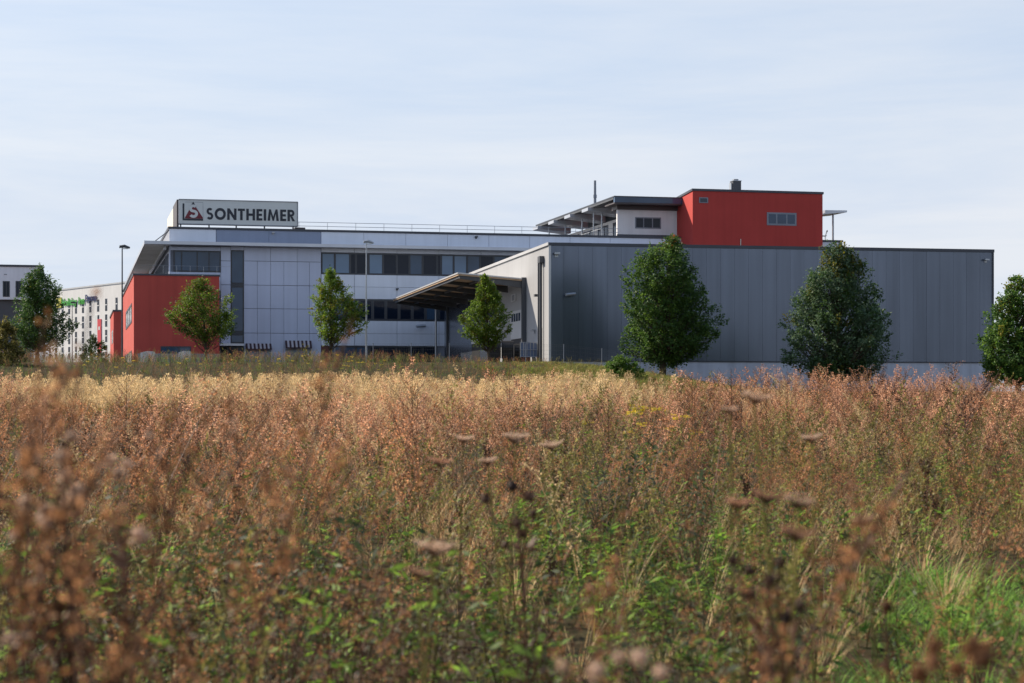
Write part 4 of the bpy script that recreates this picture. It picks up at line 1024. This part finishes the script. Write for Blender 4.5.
def candel(mb, k, h=1.15):
    """dark upright weed with rising side arms"""
    mb.tube([(0, 0, 0), (0, 0, h)], [.007, .002], 4, 0, False)
    for i in range(16):
        f = .25 + .6 * i / 16; a = U(0, 6.28); d = Vector((math.cos(a) * .75, math.sin(a) * .75, .7)).normalized(); l = h * (.55 - .35 * f) * U(.7, 1.2); p = Vector((0, 0, h * f))
        mb.tube([p, p + d * l * .5, p + d * l + Vector((0, 0, .05))], [.003, .002, .001], 3, 0, False)
        for j in range(14):
            c = p + d * l * U(.2, 1.05); mb.leaf(c, (U(-1, 1), U(-1, 1), U(-.2, 1)), .009, .022, None, 1)
def tangle(mb, k, h=1.0):
    """arching crossing stems with tight seed clusters and small leaves"""
    for s_ in range(4):
        a = U(0, 6.28); reach = U(.15, .5) * h; hh = h * U(.65, 1.05); ca, sa = math.cos(a), math.sin(a)
        st = lambda f: Vector((ca * reach * f * f * 1.2, sa * reach * f * f * 1.2, hh * (f * 1.25 - .3 * f * f * f)))
        mb.tube([st(q / 5) for q in range(6)], [.0045, .004, .0035, .003, .002, .001], 4, 0, False)
        for i in range(9):
            f = .35 + .65 * (i + U(0, 1)) / 9; b = U(0, 6.28); d = Vector((math.cos(b), math.sin(b), U(.1, 1.1))).normalized(); l = U(.06, .2) * h; p = st(f)
            mb.leaf(p, d, .0035, l, None, 0)
            e = p + d * l; r = U(.010, .024)
            for j in range(26):
                v = Vector((U(-1, 1), U(-1, 1), U(-.8, .8))); mb.leaf(e + v * r, v + Vector((0, 0, .2)), .007, U(.007, .014), None, 1)
            if U(0, 1) < .6:
                for j in range(3): mb.leaf(p.lerp(e, U(0, .8)), (U(-1, 1), U(-1, 1), U(-.4, .6)), .016, U(.04, .08), None, 2)
proto('tangle', tangle, ['w_stem', 'w_brown', 'g_dark'], 5)
proto('tangle_dark', tangle, ['w_stem', 'w_dark', 'g_mid'], 4)
proto('weed_red', lambda mb, k: weed_red(mb, k), ['w_stem', 'w_red'], 5)
proto('weed_rose', lambda mb, k: weed_red(mb, k, 1.0, 17, 12, .017, 1.1), ['w_stem', 'w_rose'], 5)
proto('weed_brown', lambda mb, k: weed_red(mb, k, 1.0, 13, 11, .017, 1.3), ['w_stem', 'w_brown'], 4)
proto('weed_dark', lambda mb, k: weed_red(mb, k, 1.0, 16, 12, .015, 1.2), ['w_dark', 'w_dark'], 3)
proto('weed_pale', lambda mb, k: weed_red(mb, k, 1.0, 14, 12, .015, 1.3), ['w_straw', 'w_straw'], 3)
proto('weed_near', lambda mb, k: weed_red(mb, k, 1.0, 13, 30, .0075, 1.0), ['w_stem', 'w_brown'], 4)
proto('weed_near_red', lambda mb, k: weed_red(mb, k, 1.0, 15, 26, .009, 1.0), ['w_stem', 'w_red'], 3)
proto('weed_olive', lambda mb, k: weed_red(mb, k, 1.0, 12, 10, .022, 1.4), ['g_olive', 'g_olive'], 3)
proto('plume', plume, ['w_straw', 'w_cream', 'g_olive'], 5)
proto('grass', lambda mb, k: grass(mb, k, 75, .40, .008, 1.6, .14), ['g_fresh', 'g_mid'], 5)
proto('straw', lambda mb, k: grass(mb, k, 40, .75, .005, .7, .08), ['w_straw', 'w_brown'], 4)
proto('turf', lambda mb, k: grass(mb, k, 60, .22, .008, .8, .22), ['g_olive', 'g_mid'], 4)
proto('herb', lambda mb, k: herb(mb, k), ['g_mid', 'g_olive'], 5)
proto('herb_dark', lambda mb, k: herb(mb, k, .8, 60, .02, .07), ['g_dark', 'w_stem'], 4)
proto('dock', dock, ['w_stem', 'w_dark'], 4)
proto('goldenrod', yarrow, ['g_olive', 'yellow'], 3)
proto('candel', candel, ['w_dark', 'w_brown'], 3)

def scatter(name, keys, pts, label=None, tip=.2):
    """pts: (x, y, z, key index, scale); one object of stuff that plants copies of the prototypes"""
    col = bpy.data.collections.new(name + '_source'); first = []
    n = 0
    for k in keys:
        first.append((n, len(PROTO[k])))
        for me in PROTO[k]:
            o = bpy.data.objects.new('plant_source_%03d' % (n + 100 * 0), me); o.name = '%s_%03d' % (name + '_source', n); col.objects.link(o); n += 1
    me = bpy.data.meshes.new(name); me.from_pydata([(p[0], p[1], p[2]) for p in pts], [], [])
    a = me.attributes.new('turn', 'FLOAT_VECTOR', 'POINT'); s = me.attributes.new('size', 'FLOAT', 'POINT'); i_ = me.attributes.new('pick', 'INT', 'POINT')
    tv = []; sv_ = []; iv = []
    for p in pts:
        tv += [U(-tip, tip), U(-tip, tip), U(0, 6.28)]; sv_.append(p[4]); f, c = first[p[3]]; iv.append(f + random.randrange(c))
    a.data.foreach_set('vector', tv); s.data.foreach_set('value', sv_); i_.data.foreach_set('value', iv)
    ob = bpy.data.objects.new(name, me); COL.objects.link(ob); ob['kind'] = 'stuff'
    if label: ob['label'] = label
    g = bpy.data.node_groups.new(name + '_nodes', 'GeometryNodeTree')
    g.interface.new_socket('Geometry', in_out='INPUT', socket_type='NodeSocketGeometry'); g.interface.new_socket('Geometry', in_out='OUTPUT', socket_type='NodeSocketGeometry')
    N = g.nodes.new; gi, go = N('NodeGroupInput'), N('NodeGroupOutput'); iop = N('GeometryNodeInstanceOnPoints'); ci = N('GeometryNodeCollectionInfo')
    ci.inputs['Collection'].default_value = col; ci.inputs['Separate Children'].default_value = True; ci.inputs['Reset Children'].default_value = True
    def att(nm, ty):
        q = N('GeometryNodeInputNamedAttribute'); q.data_type = ty; q.inputs['Name'].default_value = nm; return q.outputs['Attribute']
    lk = g.links.new
    lk(gi.outputs[0], iop.inputs['Points']); lk(ci.outputs[0], iop.inputs['Instance']); iop.inputs['Pick Instance'].default_value = True
    lk(att('pick', 'INT'), iop.inputs['Instance Index'])
    e2r = N('FunctionNodeEulerToRotation'); lk(att('turn', 'FLOAT_VECTOR'), e2r.inputs[0]); lk(e2r.outputs[0], iop.inputs['Rotation'])
    lk(att('size', 'FLOAT'), iop.inputs['Scale']); lk(iop.outputs[0], go.inputs[0])
    md = ob.modifiers.new('planting', 'NODES'); md.node_group = g
    return ob

def nz2(x, y, s, o=0):
    """soft patch noise 0..1"""
    x, y = x / s + o * 7.3, y / s + o * 3.1
    v = math.sin(x * 1.9 + 1.1 * math.sin(y * 1.3 + o)) + math.sin(y * 2.1 + 1.3 * math.sin(x * .9 + 2 * o)) + .6 * math.sin(x * 3.7 + y * 2.9 + o) + .4 * math.sin(5.3 * x - 4.1 * y)
    return max(0, min(1, .5 + v / 4.4))
def rows(y0, y1, density, margin=1.12):
    """uniform random ground points inside the widened view wedge"""
    k = .5 * 1024 / FPX * margin
    area = k * (y1 * y1 - y0 * y0) + 2.0 * (y1 - y0)
    out = []; area += 4.4 * (y1 - y0)
    for _ in range(int(area * density)):
        while True:
            y = math.sqrt(U(y0 * y0, y1 * y1)); break
        x = U(-1, 1) * (k * y + 3.0); out.append((x, y))
    return out
def pxof(x, y): return 512 + x / y * FPX

# --- far field: cream plumes on the left, russet weeds on the right
def creamy(x, y):
    p = pxof(x, y); n = nz2(x, y, 4, 1)
    edge = 610 + 90 * (n - .5) + (y - 40) * 4
    return sm(30, 45, y + 10 * (n - .5)) * (1 - sm(edge - 70, edge + 50, p)) * (.25 + .75 * sm(-20, 120, p))
pts = []
for x, y in rows(21, 51, 12):
    if U(0, 1) < creamy(x, y): pts.append((x, y, gz(x, y) - .03, 0, U(.55, .95) * (.85 + .3 * nz2(x, y, 2.5, 4))))
scatter('cream_reed_grass', ['plume'], pts)
pts = []
for x, y in rows(10, 51, 15):
    p = pxof(x, y); n = nz2(x, y, 3.2, 2); n2 = nz2(x, y, 1.4, 5); n3 = nz2(x, y, 2.1, 9)
    if U(0, 1) < creamy(x, y) * .6: continue
    green = max(sm(820, 900, p) * (1 - sm(12, 15, y)), sm(470, 560, p) * (1 - sm(720, 800, p)) * (1 - sm(12, 17, y)), (1 - sm(300, 420, p)) * (1 - sm(10, 13, y)))
    if U(0, 1) < green * .75: continue
    if U(0, 1) > .45 + .55 * sm(11, 18, y): continue
    tall = 1 + .14 * sm(620, 740, p) * (1 - .75 * sm(870, 930, p)) * sm(18, 34, y)
    s = U(.38, .86) * (.50 + .55 * n + .45 * nz2(x, y, .9, 21)) * tall
    if nz2(x, y, 1.1, 33) < .30 and U(0, 1) < .85: continue
    r = U(0, 1)
    gap = sm(.58, .78, n2) * (1 - sm(22, 34, y)) * sm(300, 560, p)
    if r < gap * .75:
        k = (4, 5, 3)[int(U(0, 2.99))]; s = U(.6, 1.1)
    elif r < .52 + .25 * n3: k = 0 if n < .5 else 1
    elif r < .80: k = 1 if n2 > .4 else 0
    elif r < .90: k = 2
    elif r < .94: k = 3
    elif r < .965: k = 4
    elif r < .985: k = 5; s = U(.5, .9)
    else: k = 6; s = U(.6, .95) * tall
    if k in (0, 1):
        q = nz2(x, y, 1.9, 41)
        if q > .72 and U(0, 1) < .6: k = 8
        elif q < .36 and U(0, 1) < .5: k = 7
        elif y < 19: k = 9
    if U(0, 1) < .035: s *= 1.35 if p < 680 else 1.12
    pts.append((x, y, gz(x, y) - .03, k, s))
for (cx, cy, r, n, k, h) in ((885, 19, .5, 20, 3, .9), (900, 22, .7, 20, 4, 1.0), (1010, 18, .6, 30, 4, 1.1), (985, 24, .9, 30, 3, .9), (760, 20, .5, 14, 3, .9), (720, 25, .6, 14, 4, .9), (600, 18, .3, 8, 3, .8), (30, 13, .4, 14, 4, 1.0), (345, 14, .3, 8, 3, .9), (648, 13.5, .35, 26, 5, 1.15), (425, 27, .2, 3, 6, 1.15), (556, 24, .35, 4, 6, 1.0), (220, 30, .3, 3, 6, 1.05), (322, 26, .25, 3, 5, 1.1), (705, 30, .5, 5, 6, 1.05), (952, 21, .8, 16, 7, 1.25), (560, 12, .25, 9, 4, 1.1), (160, 40, .6, 5, 5, 1.2), (850, 34, .6, 6, 1, 1.2), (790, 34, .5, 5, 0, 1.25)):
    X, _ = XY(cx, cy)
    for _ in range(n):
        x, y = X + random.gauss(0, r), cy + random.gauss(0, r); pts.append((x, y, gz(x, y) - .03, k, h * U(.75, 1.1)))
scatter('russet_weeds', ['weed_red', 'weed_rose', 'weed_brown', 'weed_olive', 'herb', 'herb_dark', 'candel', 'weed_dark', 'weed_pale', 'weed_near_red'], pts)

# --- middle ground, 5..18 m: grass, herbs and thinner russet weeds
pts = []
for x, y in rows(4.2, 19, 26):
    p = pxof(x, y); n = nz2(x, y, 1.3, 3); n2 = nz2(x, y, .7, 6); n3 = nz2(x, y, 2.2, 12)
    lush = sm(800, 890, p + 90 * (n - .5)) * (1 - sm(10.5, 13.5, y + 3 * (n2 - .5))) * sm(5.6, 6.6, y)
    mid = sm(440, 540, p) * (1 - sm(720, 830, p)) * (1 - sm(13, 18, y))
    lef = (1 - sm(330, 450, p)) * (1 - sm(11, 15, y))
    r = U(0, 1)
    if r < lush * .94 and n2 < .2: continue
    if r < lush * .94: k, s = (0, U(.45, 1.0) * (.6 + .7 * n)) if U(0, 1) < .80 else ((3, U(.4, .8)) if U(0, 1) < .85 else (2, U(.4, .7)))
    elif r < mid * (.35 + .6 * n): k, s = (3, U(.5, 1.1)) if n2 > .4 else ((0, U(.5, .9)) if U(0, 1) < .6 else (4, U(.5, .85)))
    elif r < lef * (.3 + .6 * n): k, s = (3, U(.5, 1.1)) if n2 > .45 else ((0, U(.4, .8)) if U(0, 1) < .3 else (4, U(.5, .9)))
    else:
        if U(0, 1) < .45 * (1 - sm(12, 18, y)): continue
        r2 = U(0, 1)
        if r2 < .22: k, s = 5, U(.3, .7)
        elif r2 < .36: k, s = 6, U(.35, .75)
        elif r2 < .52: k, s = 4, U(.45, .8)
        elif r2 < .66: k, s = 2, U(.4, .9)
        elif r2 < .78: k, s = 1, U(.4, .8)
        elif r2 < .97: k, s = 3, U(.5, 1.1)
        else: k, s = 7, U(.5, .85)
    pts.append((x, y, gz(x, y) - .02, k, s))
scatter('meadow_herbs', ['grass', 'weed_olive', 'straw', 'herb', 'herb_dark', 'weed_near_red', 'weed_near', 'dock'], pts)

# --- close weeds, 1.6..5 m
pts = []
for x, y in rows(1.9, 7.0, 15, 1.2):
    p = pxof(x, y); n = nz2(x, y, .7, 4); n2 = nz2(x, y, .45, 14)
    if n2 < .36 and U(0, 1) < .85: continue
    if p > 800 and y > 3.0 and U(0, 1) < .72: continue
    if y > 4 and U(0, 1) < .3: continue
    hi = 1.08 if p < 300 else .98
    r = U(0, 1)
    if r < .17: k, s = 0, U(.6, hi)
    elif r < .42: k, s = 1, U(.55, hi - .04)
    elif r < .52: k, s = 2, U(.55, hi)
    elif r < .60: k, s = 3, U(.55, .95)
    elif r < .78: k, s = 4, U(.8, 1.4)
    elif r < .92: k, s = 5, U(.6, 1.0)
    else: k, s = 6, U(.6, .95)
    pts.append((x, y, gz(x, y) - .02, k, s))
scatter('roadside_weeds', ['tangle', 'tangle_dark', 'weed_near', 'weed_near_red', 'herb', 'herb_dark', 'weed_olive'], pts, tip=.32)

# --- strip and bank beyond the field
pts = []
for x, y in rows(51, 116, 7):
    p = pxof(x, y); n = nz2(x, y, 5, 8); n2 = nz2(x, y, 2.2, 2)
    if x > 0 and (y > 113): continue
    if y < 84 and U(0, 1) < .75: continue
    grassy = sm(470, 560, p + 40 * (n - .5)) * (1 - sm(700, 760, p)) 
    r = U(0, 1)
    if p > 690: k, s = (2, U(1, 2)) if n > .3 else (6, U(.3, .5))
    elif r < grassy: k, s = (2, U(1.2, 2.4)) if U(0, 1) < .6 else (3 if U(0, 1) < .5 else 1, U(.5, .9))
    elif n2 > .86 and U(0, 1) < .06: k, s = 5, U(.5, .8)
    elif r < .30 + .3 * n: k, s = 4, U(.6, 1.05)
    elif r < .58: k, s = (7 if n2 > .5 else 1), U(.5, 1.0)
    elif r < .76: k, s = 3, U(.7, 1.2)
    elif r < .86: k, s = 1, U(.5, .9)
    else: k, s = 0, U(.5, .9)
    if y > 92: s *= .84 - .54 * sm(98, 112, y) * sm(380, 500, p)
    pts.append((x, y, gz(x, y) - .03, k, s))
scatter('bank_undergrowth', ['weed_red', 'weed_olive', 'turf', 'herb', 'herb_dark', 'goldenrod', 'weed_rose', 'weed_brown'], pts)
pts = []
for (cx, cy, r, n) in ((650, 24, .4, 6), (628, 23, .2, 2), (700, 22, .2, 2), (270, 100, 1.6, 13), (352, 98, 1.6, 12), (165, 98, 2.2, 9), (100, 97, 2.0, 5), (400, 97, 1.2, 3)):
    X, _ = XY(cx, cy)
    for _ in range(n):
        x, y = X + random.gauss(0, r * .7), cy + random.gauss(0, r * .6); pts.append((x, y, gz(x, y), 0, U(.6, .95) if cy < 50 else U(.5, 1.0)))
scatter('yellow_flowers', ['goldenrod'], pts)

# ------------------------------------------------------------------ single plants close to the camera
def umbel_plant(px, py, Y, wpx, label, tilt=.2, brown=False):
    x, _ = XY(px, Y); zt = EYE + (HZ - py) / FPX * Y; zg = gz(x, Y); r = wpx / FPX * Y / 2
    t = thing('wild_carrot', label, 'plant', (x, Y, zg), 'dried wild carrot plants')
    top = Vector((x, Y, zt - r * .55)); bx = x + U(-.1, .1)
    b = MB(); b.tube([(bx, Y, zg - .02), ((bx + x) / 2 + .01, Y, (zg + zt) / 2), tuple(top)], [.0036, .0030, .0022], 6); b.build('stem', M['g_olive'], t)
    b = MB(); tl = Matrix.Rotation(tilt * U(-1, 1), 3, 'Y') @ Matrix.Rotation(U(-.25, .1), 3, 'X')
    for i in range(30):
        a = i * 2.4; rr = r * math.sqrt((i + .5) / 30) * U(.85, 1.12); e = tl @ Vector((rr * math.cos(a), rr * math.sin(a), r * (.42 + .28 * (rr / r) ** 2 + U(-.06, .06))))
        b.tube([tuple(top), tuple(top + e * .6 + Vector((0, 0, -.05 * r))), tuple(top + e)], [.0016, .0012, .0009], 3, 0, False)
        for j in range(11):
            q = top + e + Vector((U(-1, 1), U(-1, 1), U(-.5, .7))) * r * .13; b.leaf(q, (U(-1, 1), U(-1, 1), U(-.2, 1)), r * .07, r * .15, None, 1)
    b.build('umbel', [M['w_stem'], M['w_rust' if brown else 'w_fluff']], t)
    return t
umb = [(440, 461, 6.0, 24, 'rusty carrot umbel, leftmost of the small umbels over the russet weeds', 1), (515, 436, 7.0, 28, 'widest pale flat umbel over the russet weeds below the canopy tree', 0), (552, 444, 7.2, 24, 'thin tan umbel just right of the widest pale one', 0),
       (463, 438, 6.6, 20, 'blurred tan umbel left of the widest pale one', 0), (488, 460, 6.4, 20, 'small tan umbel beneath the widest pale one', 0), (434, 546, 3.6, 42, 'large out of focus pale umbel in the green undergrowth', 0),
       (754, 396, 4.4, 30, 'pinkish umbel rising highest before the hall plinth', 0), (730, 409, 4.2, 18, 'small tilted umbel beneath the pinkish highest one', 0), (812, 437, 5.6, 24, 'tan umbel before the broad dark tree', 0),
       (738, 502, 3.4, 30, 'rust coloured umbel left in the blurred right hand cluster', 1), (766, 495, 3.2, 34, 'rust coloured umbel central in the blurred cluster', 1), (796, 532, 3.0, 38, 'brown umbel lowest in the blurred right hand cluster', 1),
       (798, 500, 3.3, 34, 'pale fluffy umbel topping the blurred right hand cluster', 0), (864, 520, 3.1, 26, 'brown umbel on the right edge of the blurred cluster', 1), (418, 572, 3.2, 26, 'small rusty umbel beneath the large out of focus pale one', 1)]
for u in umb: umbel_plant(*u[:5], brown=bool(u[5]))

def fluffy(name, label, px, py, Y, spots, mat, cat='plant', group=None, rpx=8, stemmat='w_stem'):
    """a branching stalk with round fluffy or seed heads; spots: picture offsets of the heads"""
    x, _ = XY(px, Y); zg = gz(x, Y); t = thing(name, label, cat, (x, Y, zg), group); sc = Y / FPX
    hd = [Vector(((px + a - 512) * sc, Y + U(-.12, .12), EYE + (HZ - (py + c)) * sc)) for a, c in spots]
    mean = sum(hd, Vector()) / len(hd); top_ = Vector((mean.x, Y, max(h.z for h in hd) - .02)); foot = Vector((x, Y, zg - .03))
    bend = lambda f: foot.lerp(top_, f) + Vector((.03 * math.sin(f * 3), .02 * math.sin(f * 5), 0))
    b = MB(); b.tube([tuple(bend(k / 5)) for k in range(6)], [.005, .0045, .004, .0035, .0025, .0015], 6)
    for h in hd:
        f = max(.3, min(.92, (h.z - zg) / (top_.z - zg) - U(.12, .3))); p = bend(f)
        b.tube([tuple(p), tuple(p.lerp(h, .5) + Vector((0, 0, -.012))), tuple(h)], [.0026, .002, .0014], 5)
        for q in range(3): b.leaf(p.lerp(h, U(.1, .7)), (U(-1, 1), U(-1, 1), U(-.2, .8)), .012, .045, None, 0)
    b.build('stem', M[stemmat], t)
    for h in hd:
        r = rpx * sc * U(.75, 1.25); b = MB()
        for i in range(90):
            d = Vector((U(-1, 1), U(-1, 1), U(-1, 1)))
            if d.length > 1 or d.length < .1: continue
            b.leaf(h + d * r * .6, d, r * .22, r * .55, None, 0)
        b.blob(tuple(h), r * .6, r * .6, r * .6, 7, 5, 0)
        b.build('seed_head', M[mat], t)
fluffy('thistle', 'pinkish fluffy thistle stalk climbing at the left edge of the field', 62, 480, 2.6, [(-22, 38), (-42, 52), (-12, 28), (2, 14), (10, -6), (14, -24), (18, -44), (4, 36), (-30, 20), (24, 10)], 'w_fluff', group='thistles gone to seed', rpx=9)
fluffy('thistle', 'pale fluffy thistle with three heads over the brown stems', 108, 470, 2.9, [(-4, -8), (6, -4), (0, 6), (44, 60)], 'w_fluff', group='thistles gone to seed', rpx=9)
fluffy('thistle', 'low thistle with a single white tuft in the dark lower corner', 35, 640, 2.4, [(0, -14)], 'w_fluff', group='thistles gone to seed', rpx=9)
fluffy('thistle', 'large blurred tan and brown thistle heads in the lower right corner', 970, 665, 1.9, [(-34, -18), (-10, -26), (12, -8), (34, 2), (-22, 6), (6, 14), (48, 14), (-44, 12)], 'w_brown', group='thistles gone to seed', rpx=13)
fluffy('thistle', 'blurred rosy thistle heads at the bottom edge below the brown dock', 600, 668, 2.0, [(-38, -4), (22, -2), (42, -4), (60, 4), (0, 12)], 'w_fluff', group='thistles gone to seed', rpx=10)
fluffy('knapweed', 'dark brown knapweed heads above the pale green tuft', 515, 500, 4.2, [(-3, -12), (14, -4), (-30, 2), (18, 14), (2, 22), (8, 36), (-10, 44)], 'w_dark', group='dark knapweeds', rpx=8)
fluffy('knapweed', 'cluster of dark brown seed heads before the lush grass', 765, 585, 2.8, [(-24, -18), (-6, -8), (10, 0), (24, 12), (-10, 14), (6, -28), (-34, 6), (14, 26)], 'w_dark', group='dark knapweeds', rpx=9)
fluffy('knapweed', 'single brown seed head upright against the lush green grass', 879, 602, 3.4, [(0, 0)], 'w_brown', group='dark knapweeds', rpx=9)

def stalk(px, ytop, Y, lean, label, mat='w_brown', width=1.0, name='dried_stalk'):
    """tall dried seed stalk close to the camera"""
    x, _ = XY(px, Y); zg = gz(x, Y); zt = EYE + (HZ - ytop) / FPX * Y; h = zt - zg
    bx = x - lean * h * .6; t = thing(name, label, 'plant', (bx, Y, zg), 'tall dried stalks close by')
    st = lambda f: Vector((bx + lean * h * .6 * f * f, Y, zg + h * f))
    b = MB(); b.tube([st(0), st(.35), st(.7), st(1)], [.006, .005, .003, .0015], 6)
    brs = []
    for i in range(10):
        f = .5 + .45 * i / 10; a = U(0, 6.28); l = h * U(.1, .22) * (1.3 - f); d = Vector((math.cos(a) * .6, math.sin(a) * .6, 1)).normalized(); brs.append((st(f), d, l)); b.tube([st(f), st(f) + d * l], [.002, .001], 4)
    b.build('stem', M['w_stem'], t)
    b = MB()
    for (p, d, l) in brs + [(st(.75), (st(1) - st(.75)).normalized(), h * .25)]:
        for j in range(34):
            c = p + d * l * U(.1, 1.05) + Vector((U(-1, 1), U(-1, 1), U(-1, 1))) * .010 * width
            b.leaf(c, (U(-1, 1), U(-1, 1), U(-.3, 1)), .006 * width, .015 * width, None, 0)
    b.build('dry_foliage', M[mat], t)
for s_ in ((44, 318, 2.4, .1, 'blurred brown stalk rising before the dark green tree'), (64, 372, 2.1, .25, 'blurred brown stalk left of the hotel, leaning to the right'), (94, 292, 2.6, .18, 'tallest blurred stalk, its tip before the hotel roof'),
           (352, 318, 3.0, .3, 'orange brown stalk crossing the yellow green small tree'), (300, 352, 2.6, .55, 'leaning blurred stalk below the two striped awnings'), (18, 396, 2.0, -.25, 'brown stalk leaning left at the edge of the field'),
           (128, 410, 2.3, .45, 'short leaning brown stalk left of the pale thistle'), (214, 392, 2.5, .35, 'brown stalk before the stairwell glazing'), (384, 412, 2.8, .6, 'far leaning brown stalk over the russet weeds'),
           (624, 520, 2.8, .2, 'upright rusty stalk in the green undergrowth'), (918, 458, 3.0, .6, 'brown stalk leaning right over the lush grass'), (905, 472, 2.7, .5, 'second leaning stalk just below the one over the lush grass')):
    stalk(*s_)
